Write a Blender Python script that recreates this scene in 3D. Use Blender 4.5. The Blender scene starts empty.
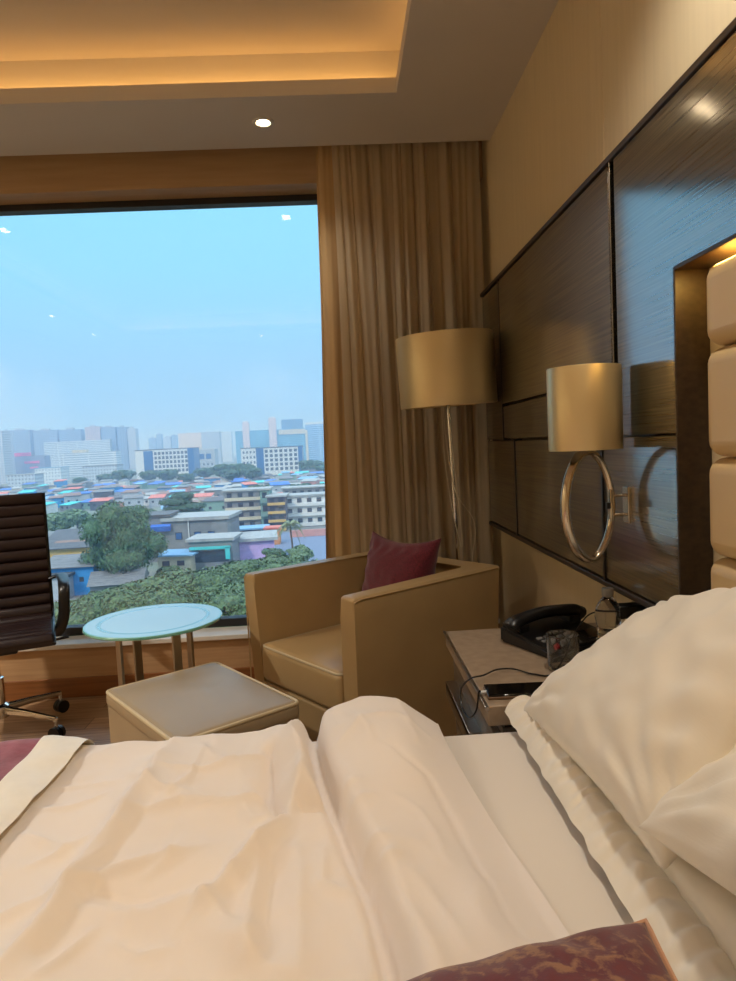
import bpy, bmesh, math, random
from mathutils import Vector, Matrix, noise
from math import sin, cos, pi, radians, exp, sqrt, tan
random.seed(7)
S = bpy.context.scene
COL = S.collection
V = Vector

# ------------------------------------------------------------------ camera
FPX, HCAM = 680.0, 1.2
yaw, pit, rol = radians(2.134), radians(-3.899), radians(-2.802)
FW = V((sin(yaw)*cos(pit), cos(yaw)*cos(pit), sin(pit)))
R0 = V((cos(yaw), -sin(yaw), 0)); U0 = R0.cross(FW)
RT = R0*cos(rol) + U0*sin(rol); UP = U0*cos(rol) - R0*sin(rol)
CAM = V((0, 0, HCAM))
cd = bpy.data.cameras.new('camera'); cam = bpy.data.objects.new('camera', cd); COL.objects.link(cam)
cd.sensor_fit = 'HORIZONTAL'; cd.sensor_width = 36; cd.lens = 36*FPX/736
cd.clip_start = 0.02; cd.clip_end = 6000
M = Matrix((( RT.x, UP.x, -FW.x), (RT.y, UP.y, -FW.y), (RT.z, UP.z, -FW.z))).to_4x4(); M.translation = CAM
cam.matrix_world = M; S.camera = cam
def ray(x, y): return FW + RT*((x-368)/FPX) - UP*((y-490.5)/FPX)
def atZ(x, y, z): d = ray(x, y); return CAM + d*((z-HCAM)/d.z)
def atY(x, y, Y): d = ray(x, y); return CAM + d*(Y/d.y)

# ------------------------------------------------------------------ materials
def lin(c):
    f = lambda u: u/12.92 if u <= .04045 else ((u+.055)/1.055)**2.4
    return (f(c[0]/255), f(c[1]/255), f(c[2]/255), 1)
def newmat(n):
    m = bpy.data.materials.new(n); m.use_nodes = True
    nt = m.node_tree; b = nt.nodes['Principled BSDF']
    return m, nt, b
def coords(nt, scale, obj=True, rot=(0,0,0)):
    tc = nt.nodes.new('ShaderNodeTexCoord'); mp = nt.nodes.new('ShaderNodeMapping')
    nt.links.new(tc.outputs['Object' if obj else 'Generated'], mp.inputs[0])
    mp.inputs['Scale'].default_value = scale; mp.inputs['Rotation'].default_value = rot
    return mp.outputs[0]
def mat(n, c, rough=.5, metal=0, var=0.0, vs=(8,8,8), c2=None, bump=0.0, bs=None, coat=0, spec=None, sheen=0, trans=0, ior=None, detail=4, coatr=.05):
    m, nt, b = newmat(n)
    b.inputs['Base Color'].default_value = lin(c); b.inputs['Roughness'].default_value = rough
    b.inputs['Metallic'].default_value = metal
    b.inputs['Coat Weight'].default_value = coat; b.inputs['Coat Roughness'].default_value = coatr
    if spec is not None: b.inputs['Specular IOR Level'].default_value = spec
    b.inputs['Sheen Weight'].default_value = sheen
    b.inputs['Transmission Weight'].default_value = trans
    if ior: b.inputs['IOR'].default_value = ior
    if var or c2:
        nz = nt.nodes.new('ShaderNodeTexNoise'); nz.inputs['Scale'].default_value = 1; nz.inputs['Detail'].default_value = detail
        nt.links.new(coords(nt, vs), nz.inputs['Vector'])
        rp = nt.nodes.new('ShaderNodeValToRGB')
        rp.color_ramp.elements[0].position = .3; rp.color_ramp.elements[1].position = .7
        a = lin(c); d = lin(c2) if c2 else tuple(min(1, u*(1+var)) for u in a[:3])+(1,)
        if not c2: a = tuple(u*(1-var) for u in a[:3])+(1,)
        rp.color_ramp.elements[0].color = a; rp.color_ramp.elements[1].color = d
        nt.links.new(nz.outputs[0], rp.inputs[0]); nt.links.new(rp.outputs[0], b.inputs['Base Color'])
    if bump:
        nb = nt.nodes.new('ShaderNodeTexNoise'); nb.inputs['Scale'].default_value = 1; nb.inputs['Detail'].default_value = 3
        nt.links.new(coords(nt, bs or vs), nb.inputs['Vector'])
        bp = nt.nodes.new('ShaderNodeBump'); bp.inputs['Strength'].default_value = bump; bp.inputs['Distance'].default_value = .002
        nt.links.new(nb.outputs[0], bp.inputs['Height']); nt.links.new(bp.outputs[0], b.inputs['Normal'])
        if coat: nt.links.new(bp.outputs[0], b.inputs['Coat Normal'])
    return m
def emis(n, c, s):
    m, nt, b = newmat(n)
    b.inputs['Base Color'].default_value = (0,0,0,1)
    b.inputs['Emission Color'].default_value = lin(c); b.inputs['Emission Strength'].default_value = s
    return m

MW = mat('wallpaper', (210,194,160), .75, var=.03, vs=(60,60,3), bump=.12, bs=(300,300,60))
MCEIL = mat('ceiling_paint', (206,200,192), .85, var=.02, vs=(3,3,3))
MLAC = mat('lacquer_wood', (48,42,28), .34, c2=(98,88,62), vs=(120,2.6,230), bump=.06, bs=(200,5,260), coat=1, coatr=.10, detail=2)
MLAC.node_tree.nodes['Principled BSDF'].inputs['Coat IOR'].default_value = 3.1
MLACE = mat('lacquer_edge', (46,36,26), .4, c2=(66,52,38), vs=(60,4,90))
MLEATHER = mat('olive_leather', (178,150,106), .38, var=.05, vs=(6,6,6), bump=.12, bs=(260,260,260))
MLEATHERO = mat('olive_leather_ottoman', (160,142,114), .42, var=.04, vs=(6,6,6), bump=.10, bs=(260,260,260))
MPIPE = mat('leather_piping', (204,188,154), .4)
MPAD = mat('headboard_leather', (208,180,132), .42, var=.03, vs=(5,5,5), bump=.08, bs=(300,300,300))
MLINEN = mat('white_cotton', (240,232,226), .85, var=.015, vs=(4,4,4), sheen=.15, bump=.10, bs=(700,700,700))
MSHEET = mat('white_sheet', (232,224,214), .85, var=.01, vs=(4,4,4), sheen=.1)
MPIL = mat('pillow_cotton', (236,229,216), .85, var=.012, vs=(4,4,60), sheen=.15, bump=.08, bs=(60,700,60))
MCREAM = mat('cream_satin', (242,236,222), .5, var=.03, vs=(30,30,30))
MRUN = mat('burgundy_runner', (112,26,48), .7, c2=(150,62,84), vs=(22,14,22), sheen=.4, bump=.35, bs=(90,90,90))
MRED = mat('burgundy_weave', (76,10,28), .85, c2=(112,26,46), vs=(180,180,180), sheen=.3, bump=.5, bs=(300,300,300))
MDRAPE = mat('tan_drape', (186,156,112), .8, var=.04, vs=(30,30,4), sheen=.2)
MSTONE = mat('stone_top', (152,132,110), .4, c2=(168,148,126), vs=(40,40,40), bump=.05)
MNSB = mat('nightstand_wood', (92,80,68), .4, c2=(112,98,82), vs=(100,5,140))
MCHROME = mat('chrome', (225,222,215), .12, 1)
MNICK = mat('satin_nickel', (196,182,160), .16, 1)
MSTEEL = mat('brushed_steel', (176,166,152), .3, 1)
MBLACK = mat('black_plastic', (16,16,18), .35)
MBLKG = mat('black_gloss', (8,8,10), .08)
MGREYK = mat('grey_keys', (120,120,122), .45)
MREDK = mat('red_key', (150,30,40), .45)
MDKLEATH = mat('dark_brown_leather', (30,15,15), .36, var=.08, vs=(10,10,10), bump=.1, bs=(300,300,300))
MFRAME = mat('window_frame', (26,26,30), .5)
MSILL = mat('sill_paint', (222,218,210), .4, var=.03, vs=(6,6,6))
MLOWW = mat('low_wall_wood', (176,138,100), .5, c2=(192,156,116), vs=(3,60,60))
MBASE = mat('baseboard_wood', (120,72,34), .4, c2=(142,90,48), vs=(3,60,80), coat=.2)
MHDR = mat('header_board', (172,142,106), .6, c2=(182,152,116), vs=(3,40,40))
MCASE = mat('brown_case', (112,86,64), .5)
MCORD = mat('clear_cord', (205,195,172), .35)
MBED = mat('bed_base_fabric', (120,100,80), .8)
MCAPB = mat('clear_cap', (142,142,142), .3)
MCAP = mat('bottle_cap', (208,210,212), .4)
MPLATE = mat('socket_plate', (150,152,156), .4)

def floor_mat():
    m, nt, b = newmat('laminate_floor'); b.inputs['Roughness'].default_value = .32
    v = coords(nt, (1,1,1))
    br = nt.nodes.new('ShaderNodeTexBrick'); nt.links.new(v, br.inputs[0])
    br.inputs['Scale'].default_value = 1; br.inputs['Brick Width'].default_value = 1.2; br.inputs['Row Height'].default_value = .13
    br.inputs['Mortar Size'].default_value = .002; br.offset = .4
    br.inputs['Color1'].default_value = lin((196,160,122)); br.inputs['Color2'].default_value = lin((164,132,100)); br.inputs['Mortar'].default_value = lin((90,66,46))
    nz = nt.nodes.new('ShaderNodeTexNoise'); nz.inputs['Scale'].default_value = 1; nz.inputs['Detail'].default_value = 5
    nt.links.new(coords(nt, (4,70,1)), nz.inputs['Vector'])
    mx = nt.nodes.new('ShaderNodeMix'); mx.data_type = 'RGBA'; mx.blend_type = 'MULTIPLY'; mx.inputs[0].default_value = .75
    rp = nt.nodes.new('ShaderNodeValToRGB'); rp.color_ramp.elements[0].color = lin((170,150,130)); rp.color_ramp.elements[1].color = (1,1,1,1)
    rp.color_ramp.elements[0].position = .3; rp.color_ramp.elements[1].position = .65
    nt.links.new(nz.outputs[0], rp.inputs[0]); nt.links.new(br.outputs[0], mx.inputs[6]); nt.links.new(rp.outputs[0], mx.inputs[7])
    nt.links.new(mx.outputs[2], b.inputs['Base Color']); return m
MFLOOR = floor_mat()
def shade_mat(name):
    m, nt, b = newmat(name); b.inputs['Base Color'].default_value = lin((216,196,150)); b.inputs['Metallic'].default_value = .72
    b.inputs['Roughness'].default_value = .42
    nz = nt.nodes.new('ShaderNodeTexNoise'); nz.inputs['Scale'].default_value = 1; nt.links.new(coords(nt, (160,160,6)), nz.inputs['Vector'])
    bp = nt.nodes.new('ShaderNodeBump'); bp.inputs['Strength'].default_value = .05; bp.inputs['Distance'].default_value = .001
    nt.links.new(nz.outputs[0], bp.inputs['Height']); nt.links.new(bp.outputs[0], b.inputs['Normal']); return m
MSHADE = shade_mat('gold_silk_shade')
def glass_mat(n, tint=(1,1,1,1), ior=1.5):
    # thin architectural glazing: see-through plus Fresnel mirror reflection
    m = bpy.data.materials.new(n); m.use_nodes = True; nt = m.node_tree; nt.nodes.clear()
    o = nt.nodes.new('ShaderNodeOutputMaterial'); t = nt.nodes.new('ShaderNodeBsdfTransparent'); g = nt.nodes.new('ShaderNodeBsdfGlossy')
    t.inputs[0].default_value = tint; g.inputs['Roughness'].default_value = 0
    f = nt.nodes.new('ShaderNodeFresnel'); f.inputs[0].default_value = ior
    mx = nt.nodes.new('ShaderNodeMixShader')
    nt.links.new(f.outputs[0], mx.inputs[0]); nt.links.new(t.outputs[0], mx.inputs[1]); nt.links.new(g.outputs[0], mx.inputs[2]); nt.links.new(mx.outputs[0], o.inputs[0]); return m
MPANE = glass_mat('window_glazing', (.97,.98,.98,1))
MTUMB = mat('clear_glass', (250,252,252), .0, trans=1, ior=1.45)
MWATER = mat('water', (250,252,252), .0, trans=1, ior=1.33)
MPET = glass_mat('clear_plastic', (.95,.96,.97,1), 1.28)
def table_glass():
    m, nt, b = newmat('frosted_table_glass'); b.inputs['Transmission Weight'].default_value = .15; b.inputs['Roughness'].default_value = .12
    b.inputs['IOR'].default_value = 1.5; b.inputs['Coat Weight'].default_value = 1; b.inputs['Coat IOR'].default_value = 2.0; b.inputs['Coat Roughness'].default_value = .04
    g = nt.nodes.new('ShaderNodeTexCoord'); ln = nt.nodes.new('ShaderNodeVectorMath'); ln.operation = 'LENGTH'
    nt.links.new(g.outputs['Object'], ln.inputs[0])
    rp = nt.nodes.new('ShaderNodeValToRGB'); e = rp.color_ramp.elements
    e[0].position = .0; e[0].color = lin((214,232,232)); e[1].position = .196; e[1].color = lin((216,234,234))
    for p, c in ((.2,(150,196,196)),(.212,(150,196,196)),(.216,(206,230,228)),(.25,(200,228,226)),(.262,(120,205,190))):
        q = e.new(p); q.color = lin(c)
    nt.links.new(ln.outputs['Value'], rp.inputs[0]); nt.links.new(rp.outputs[0], b.inputs['Base Color']); return m
MTGL = table_glass()
def sheer_mat():
    m = bpy.data.materials.new('sheer_voile'); m.use_nodes = True; nt = m.node_tree; nt.nodes.clear()
    o = nt.nodes.new('ShaderNodeOutputMaterial'); d = nt.nodes.new('ShaderNodeBsdfDiffuse'); tl = nt.nodes.new('ShaderNodeBsdfTranslucent'); tp = nt.nodes.new('ShaderNodeBsdfTransparent')
    d.inputs[0].default_value = lin((210,198,174)); tl.inputs[0].default_value = lin((214,204,184))
    m1 = nt.nodes.new('ShaderNodeMixShader'); m1.inputs[0].default_value = .45
    m2 = nt.nodes.new('ShaderNodeMixShader'); m2.inputs[0].default_value = .26
    nt.links.new(d.outputs[0], m1.inputs[1]); nt.links.new(tl.outputs[0], m1.inputs[2])
    nt.links.new(m1.outputs[0], m2.inputs[1]); nt.links.new(tp.outputs[0], m2.inputs[2]); nt.links.new(m2.outputs[0], o.inputs[0]); return m
MSHEER = sheer_mat()
def brocade():
    m, nt, b = newmat('burgundy_brocade'); b.inputs['Roughness'].default_value = .6; b.inputs['Sheen Weight'].default_value = .3
    v = coords(nt, (62,62,62)); nz = nt.nodes.new('ShaderNodeTexNoise'); nz.inputs['Scale'].default_value = 1; nz.inputs['Detail'].default_value = 6; nz.inputs['Distortion'].default_value = .5
    nt.links.new(v, nz.inputs['Vector'])
    rp = nt.nodes.new('ShaderNodeValToRGB'); e = rp.color_ramp.elements
    e[0].position = .40; e[0].color = lin((96,14,28)); e[1].position = .64; e[1].color = lin((142,98,68))
    q = e.new(.50); q.color = lin((88,24,42))
    wv = nt.nodes.new('ShaderNodeTexNoise'); wv.inputs['Scale'].default_value = 420; nt.links.new(coords(nt, (1,1,1)), wv.inputs['Vector'])
    ad = nt.nodes.new('ShaderNodeMath'); ad.operation = 'MULTIPLY_ADD'; ad.inputs[1].default_value = .18; nt.links.new(wv.outputs[0], ad.inputs[0]); nt.links.new(nz.outputs[0], ad.inputs[2])
    sb = nt.nodes.new('ShaderNodeMath'); sb.operation = 'SUBTRACT'; sb.inputs[1].default_value = .09; nt.links.new(ad.outputs[0], sb.inputs[0])
    nt.links.new(sb.outputs[0], rp.inputs[0]); nt.links.new(rp.outputs[0], b.inputs['Base Color'])
    bp = nt.nodes.new('ShaderNodeBump'); bp.inputs['Strength'].default_value = .4; bp.inputs['Distance'].default_value = .001
    nt.links.new(sb.outputs[0], bp.inputs['Height']); nt.links.new(bp.outputs[0], b.inputs['Normal']); return m
MBROC = brocade()

# ------------------------------------------------------------------ mesh helpers
def obj(name, bm, m, parent=None, smooth=True, loc=None, rot=None, angle=40):
    fl_ = bm.faces.layers.int.get('flat')
    sm_ = [not (fl_ is not None and f[fl_] and len(bm.faces) < 400) for f in bm.faces]
    me = bpy.data.meshes.new(name); bmesh.ops.recalc_face_normals(bm, faces=bm.faces)
    bm.to_mesh(me); bm.free()
    for mm in (m if isinstance(m, (list, tuple)) else [m]): me.materials.append(mm)
    if smooth:
        me.polygons.foreach_set('use_smooth', sm_)
        try: me.set_sharp_from_angle(angle=radians(angle))
        except Exception: pass
        me.polygons.foreach_set('use_smooth', sm_)
    o = bpy.data.objects.new(name, me); COL.objects.link(o)
    if parent: o.parent = parent
    if loc is not None: o.location = loc
    if rot is not None: o.rotation_euler = rot
    return o
def thing(name, label, cat, loc=(0,0,0), rotz=0, group=None):
    o = bpy.data.objects.new(name, None); COL.objects.link(o); o.empty_display_size = .05
    o.location = loc; o.rotation_euler = (0,0,rotz); tag(o, label, cat, group); return o
def tag(o, label, cat, group=None, kind=None):
    o['label'] = label; o['category'] = cat
    if group: o['group'] = group
    if kind: o['kind'] = kind
    return o
def struct(o): o['kind'] = 'structure'; return o
def copy_tree(o, parent=None):
    c = o.copy(); COL.objects.link(c)
    if parent: c.parent = parent
    for ch in list(o.children): copy_tree(ch, c)
    return c
def box(bm, lo, hi, bev=0, seg=2, mi=0, rot=None, piv=None):
    r = bmesh.ops.create_cube(bm, size=1); vs = r['verts']
    c = [(a+b)/2 for a, b in zip(lo, hi)]; s = [b-a for a, b in zip(lo, hi)]
    bmesh.ops.scale(bm, vec=s, verts=vs); bmesh.ops.translate(bm, vec=c, verts=vs)
    fs = {f for v in vs for f in v.link_faces}
    fl_ = bm.faces.layers.int.get('flat')
    if fl_ is None: fl_ = bm.faces.layers.int.new('flat')
    fs = {f for v in vs for f in v.link_faces}
    for f in fs: f.material_index = mi; f[fl_] = 1
    if bev:
        es = {e for v in vs for e in v.link_edges}
        g = bmesh.ops.bevel(bm, geom=list(es), offset=bev, segments=seg, profile=.5, affect='EDGES', clamp_overlap=True)
        for f in g['faces']:
            f.material_index = mi
        vs = list({v for f in list(g['faces'])+[f for f in fs if f.is_valid] for v in f.verts})
    bm.normal_update(); fl_ = bm.faces.layers.int.get('flat')
    for f in {f for v in vs for f in v.link_faces}: f[fl_] = 1 if max(abs(k) for k in f.normal) > .9995 else 0
    if rot is not None: bmesh.ops.rotate(bm, cent=piv or c, matrix=rot, verts=vs)
    return vs
def B(*a, **k):
    bm = bmesh.new(); box(bm, *a, **k); return bm
def lathe(bm, prof, n=32, c=(0,0,0), mi=0):
    rings = []
    for r, z in prof:
        if r < 1e-5: rings.append([bm.verts.new((c[0], c[1], c[2]+z))])
        else: rings.append([bm.verts.new((c[0]+r*cos(2*pi*i/n), c[1]+r*sin(2*pi*i/n), c[2]+z)) for i in range(n)])
    for a, b in zip(rings, rings[1:]):
        for i in range(n):
            j = (i+1) % n
            q = [a[0]] if len(a) == 1 else [a[i], a[j]]
            q = q + ([b[0]] if len(b) == 1 else [b[j], b[i]])
            if len(q) > 2:
                f = bm.faces.new(q); f.material_index = mi
def tube(bm, pts, r, n=8, closed=False, mi=0, flat=1.0, nrm=None):
    pts = [V(p) for p in pts]; N = len(pts); rings = []
    prev = None
    for i, p in enumerate(pts):
        a = pts[(i-1) % N] if (closed or i > 0) else p; b = pts[(i+1) % N] if (closed or i < N-1) else p
        t = (b-a).normalized()
        if prev is None:
            u = (V(nrm) if nrm else V((0,0,1)) if abs(t.z) < .9 else V((1,0,0)))
        else: u = prev
        u = (u - t*u.dot(t)).normalized(); w = t.cross(u); prev = u
        rr = r[i] if isinstance(r, (list, tuple)) else r
        rings.append([bm.verts.new(p + u*(rr*cos(2*pi*k/n)) + w*(rr*flat*sin(2*pi*k/n))) for k in range(n)])
    L = N if closed else N-1
    for i in range(L):
        a, b = rings[i], rings[(i+1) % N]
        for k in range(n):
            f = bm.faces.new((a[k], a[(k+1) % n], b[(k+1) % n], b[k])); f.material_index = mi
    if not closed:
        bm.faces.new(rings[0][::-1]).material_index = mi; bm.faces.new(rings[-1]).material_index = mi
def T(pts, r, n=8, closed=False, **k):
    bm = bmesh.new(); tube(bm, pts, r, n, closed, **k); return bm
def spline(P, n=8, closed=False):
    P = [V(p) for p in P]; out = []; N = len(P)
    for i in range(N if closed else N-1):
        p0 = P[(i-1) % N] if closed or i > 0 else P[0]; p1 = P[i]; p2 = P[(i+1) % N]; p3 = P[(i+2) % N] if closed or i < N-2 else P[-1]
        for k in range(n):
            t = k/n; out.append(.5*((2*p1)+(p2-p0)*t+(2*p0-5*p1+4*p2-p3)*t*t+(3*p1-p0-3*p2+p3)*t**3))
    if not closed: out.append(P[-1])
    return out
def rrect(w, h, r, n=5):
    out = []
    for cx, cy, a0 in ((w/2-r, h/2-r, 0), (-w/2+r, h/2-r, 90), (-w/2+r, -h/2+r, 180), (w/2-r, -h/2+r, 270)):
        for k in range(n+1):
            a = radians(a0+90*k/n); out.append((cx+r*cos(a), cy+r*sin(a)))
    return out
def grid(fn, nu, nv, bm=None, mi=0, thick=0):
    bm = bm or bmesh.new()
    g = [[bm.verts.new(fn(i/nu, j/nv)) for j in range(nv+1)] for i in range(nu+1)]
    for i in range(nu):
        for j in range(nv):
            bm.faces.new((g[i][j], g[i+1][j], g[i+1][j+1], g[i][j+1])).material_index = mi
    return bm
def nz(x, y, z=0): return noise.noise(V((x, y, z)))
def sm(a, b, x):
    t = max(0, min(1, (x-a)/(b-a))); return t*t*(3-2*t)
def pillow(w, h, th, seed=0, n=44, ear=.06, wr=.010, flange=0, pw=.42, sag=0, twist=0, crease=0):
    """cushion with pinched edges, pointed corners and radiating puckers: local x = width, y = height, z = thickness"""
    bm = bmesh.new(); fr = flange
    def P(u, v, s):
        au, av = abs(u), abs(v)
        x = u*(w/2)*(1-ear*(1-v*v)*.9*(u*u)); y = v*(h/2)*(1-ear*(1-u*u)*.9*(v*v))
        e = max(0, (1-au**2.6)*(1-av**2.6)); t = th/2*e**pw
        q = max(au, av)
        puck = wr*(q**3)*(1-q**8)*(sin(9*(u*2.1+nz(v*2, seed))+seed)*av + sin(9*(v*2.1+nz(u*2, seed+3))+seed*2)*au)
        lowf = .5*wr*nz(u*2.2+seed, v*2.2, s*5)*e + wr*.8*(1-abs(nz(u*2.1+v*1.4+seed, v*1.8-u*.9, s*7))*3)*e*.5
        z = s*(t + puck*sqrt(e)*1.3 + lowf) - sag*(u*u)
        if crease:
            for cu, cv in ((1,1),(1,-1),(-1,1)):
                r_ = sqrt((u-cu)**2+(v-cv)**2); ph_ = math.atan2(v-cv, u-cu)
                z += s*crease*exp(-(r_/.85)**2)*sm(.06,.35,r_)*sin(ph_*17+2.5*nz(u*2, v*2, seed+cu))*e**.5
            z += s*crease*.9*(.35-abs(nz(u*1.3+v*2.1+seed, v*1.1-u*1.7, 3)))*2*e
        z += twist*((1-u)/2)**1.3*(1-v)/2
        return V((x, y, z))
    top = {}
    for s in (1, -1):
        g = {}
        for i in range(n+1):
            for j in range(n+1):
                u = sin((i/n*2-1)*pi/2)*.55+(i/n*2-1)*.45; v = sin((j/n*2-1)*pi/2)*.55+(j/n*2-1)*.45
                edge = i in (0, n) or j in (0, n)
                if s < 0 and edge: g[i, j] = top[i, j]
                else: g[i, j] = bm.verts.new(P(u, v, s))
        if s > 0: top = g
        for i in range(n):
            for j in range(n):
                q = (g[i, j], g[i+1, j], g[i+1, j+1], g[i, j+1])
                bm.faces.new(q if s > 0 else q[::-1])
    return bm
def pillow_edge(w, h, ear, k=30):
    out = []
    for s, (du, dv) in enumerate(((1,0),(0,1),(-1,0),(0,-1))):
        for i in range(k):
            t = i/k*2-1
            u, v = ((t,-1),(1,t),(-t,1),(-1,-t))[s]
            out.append((u*(w/2)*(1-ear*(1-v*v)*.9*(u*u)), v*(h/2)*(1-ear*(1-u*u)*.9*(v*v)), 0))
    return out

# ================================================================== ROOM SHELL
WX, PX, YG, ZC = .77, .70, 3.58, 2.585
XL, YB = -3.3, -1.7
struct(obj('floor', B((XL-.1, YB-.1, -.1), (WX+.1, 3.62, 0)), MFLOOR, smooth=False))
bm = bmesh.new(); box(bm, (WX, YB, 0), (WX+.12, 1.912, 2.95), .003, 1); box(bm, (WX, 1.912, 0), (WX+.12, 3.62, 2.95), .003, 1)
struct(obj('wall_right', bm, MW, smooth=False))
struct(obj('wall_left', B((XL-.12, YB, 0), (XL, 3.62, 2.95)), MW, smooth=False))
struct(obj('wall_back', B((XL-.12, YB-.12, 0), (WX+.12, YB, 2.95)), MW, smooth=False))
# window wall: low wall, header and the pier behind the drapes
bm = bmesh.new(); box(bm, (XL, 3.42, 0), (WX, 3.64, .252)); box(bm, (.50, 3.50, .252), (WX, 3.64, 2.95))
struct(obj('wall_window', bm, MLOWW, smooth=False))
struct(obj('trim_1', B((XL, 3.42, 2.482), (WX, 3.64, 2.95), .003), MHDR, smooth=False))
struct(obj('trim_2', B((XL, 3.395, .252), (WX, 3.56, .276), .004), MSILL, smooth=False))
struct(obj('baseboard_window', B((XL, 3.405, 0), (WX, 3.42, .10), .004), MBASE, smooth=False))
struct(obj('baseboard_right', B((WX-.012, 1.95, 0), (WX, 3.40, .10), .004), MBASE, smooth=False))
# window frame and double glazing
bm = bmesh.new()
box(bm, (XL, YG-.02, .276), (.5, YG+.05, .318), .003); box(bm, (XL, YG-.02, 2.45), (.5, YG+.05, 2.482), .003)
box(bm, (.46, YG-.02, .3), (.5, YG+.05, 2.47), .003); box(bm, (XL, YG-.02, .3), (XL+.05, YG+.05, 2.47), .003)
wf = struct(obj('window_1', bm, MFRAME, smooth=False))
bm = bmesh.new(); box(bm, (XL+.04, YG+.01, .31), (.47, YG+.034, 2.46)); 
obj('glass_pane', bm, MPANE, wf, smooth=False)

# ceiling with cove: border slabs, lip, back walls of the cove, raised field
CX0, CX1, CY0, CY1 = -2.42, .295, -.85, 2.79
bm = bmesh.new()
zt, zl = ZC+.014, ZC+.058
l = .012
box(bm, (XL, CY1+l, ZC), (WX, 3.25, zt)); box(bm, (XL, YB, ZC), (WX, CY0-l, zt)); box(bm, (XL, CY0-l, ZC), (CX0-l, CY1+l, zt)); box(bm, (CX1+l, CY0-l, ZC), (WX, CY1+l, zt))
box(bm, (CX0-l, CY1, ZC), (CX1+l, CY1+l, zl)); box(bm, (CX0-l, CY0-l, ZC), (CX1+l, CY0, zl)); box(bm, (CX0-l, CY0, ZC), (CX0, CY1, zl)); box(bm, (CX1, CY0, ZC), (CX1+l, CY1, zl))
g = .10; zu = 2.80
box(bm, (XL, CY1+g, zt), (WX, 3.25, zu+.1)); box(bm, (XL, YB, zt), (WX, CY0-g, zu+.1)); box(bm, (XL, CY0-g, zt), (CX0-g, CY1+g, zu+.1)); box(bm, (CX1+g, CY0-g, zt), (WX, CY1+g, zu+.1))
box(bm, (XL, YB, zu), (WX, 3.25, zu+.1)); box(bm, (XL-.1, YB-.1, zu+.1), (WX+.1, 3.66, zu+.16))
struct(obj('ceiling', bm, MCEIL, smooth=False))
MTRK = mat('track_white', (200,196,188), .5)
tag(obj('curtain_track', B((-.9, 3.325, 2.70), (.76, 3.345, 2.72), .003), MTRK, smooth=False), 'white curtain rail inside the ceiling recess above the drapes', 'curtain rail')

def area(name, loc, rot, sx, sy, p, c, spread=180):
    d = bpy.data.lights.new(name, 'AREA'); d.shape = 'RECTANGLE'; d.size = sx; d.size_y = sy; d.energy = p; d.color = lin(c)[:3]; d.spread = radians(spread)
    o = bpy.data.objects.new(name, d); COL.objects.link(o); o.location = loc; o.rotation_euler = rot; return o
WARM = (255,190,104)
KC = .38
zc = ZC+.036; hh = .03
# LED strips lying behind the lip of the cove, washing its back walls
area('cove_led', ((CX0+CX1)/2, CY1+.016, zc), (radians(90), 0, 0), CX1-CX0, hh, 9*KC, WARM)
area('cove_led', ((CX0+CX1)/2, CY0-.016, zc), (radians(-90), 0, 0), CX1-CX0, hh, 9*KC, WARM)
area('cove_led', (CX1+.016, (CY0+CY1)/2, zc), (0, radians(-90), 0), hh, CY1-CY0, 10*KC, WARM)
area('cove_led', (CX0-.016, (CY0+CY1)/2, zc), (0, radians(90), 0), hh, CY1-CY0, 10*KC, WARM)

# ------------------------------------------------------------------ downlights
MBULB = emis('lamp_glow', (255,226,180), 30); MTRIM = mat('white_trim', (206,200,190), .35)
def downlight(x, y, label, p, c=(255,246,232), ang=130):
    t = thing('downlight', label, 'downlight', (x, y, ZC), 0, 'recessed ceiling downlights')
    bm = bmesh.new(); lathe(bm, [(.030,-.002),(.032,-.006),(.044,-.005),(.047,0),(.047,.004),(.030,.004),(.030,-.002)], 28); obj('trim_ring', bm, MTRIM, t)
    bm = bmesh.new(); lathe(bm, [(0,-.003),(.022,-.003),(.029,.001)], 24); obj('lamp', bm, MBULB, t)
    d = bpy.data.lights.new('downlight_beam', 'SPOT'); d.energy = p; d.color = lin(c)[:3]; d.spot_size = radians(ang); d.spot_blend = .8; d.shadow_soft_size = .04
    o = bpy.data.objects.new('downlight_beam', d); COL.objects.link(o); o.location = (x, y, ZC-.03); return t
downlight(-.257, 3.0, 'lit recessed downlight in the lowered ceiling strip in front of the window', 12)
downlight(-1.945, 2.95, 'lit recessed downlight above the office chair by the window', 12)
downlight(-2.72, .41, 'recessed downlight near the wall facing the foot of the bed', 110)
downlight(.45, 1.1, 'added unseen downlight brightening the pillow end of the bed', 42)  # unseen lamp, added to brighten the pillows and the bedside cabinet
downlight(.50, -.3, 'added unseen warm downlight for the pillows on the near side of the bed', 22, (255,216,156))  # added warm fill out of view, lights the pillows from the near side
downlight(-.9, -1.25, 'added unseen downlight near the rear wall, filling the bed from behind', 40)  # no lamp known here; added as fill for the bed
downlight(-2.72, 2.2, 'added unseen downlight lighting the bed from the left on the window side', 215)  # strong added lamp, unseen, so the wrinkles are lit from the window side
downlight(-2.72, -.7, 'added unseen downlight in the far corner from the window, as side light', 60)  # added out of view for light across the bed from the left

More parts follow.
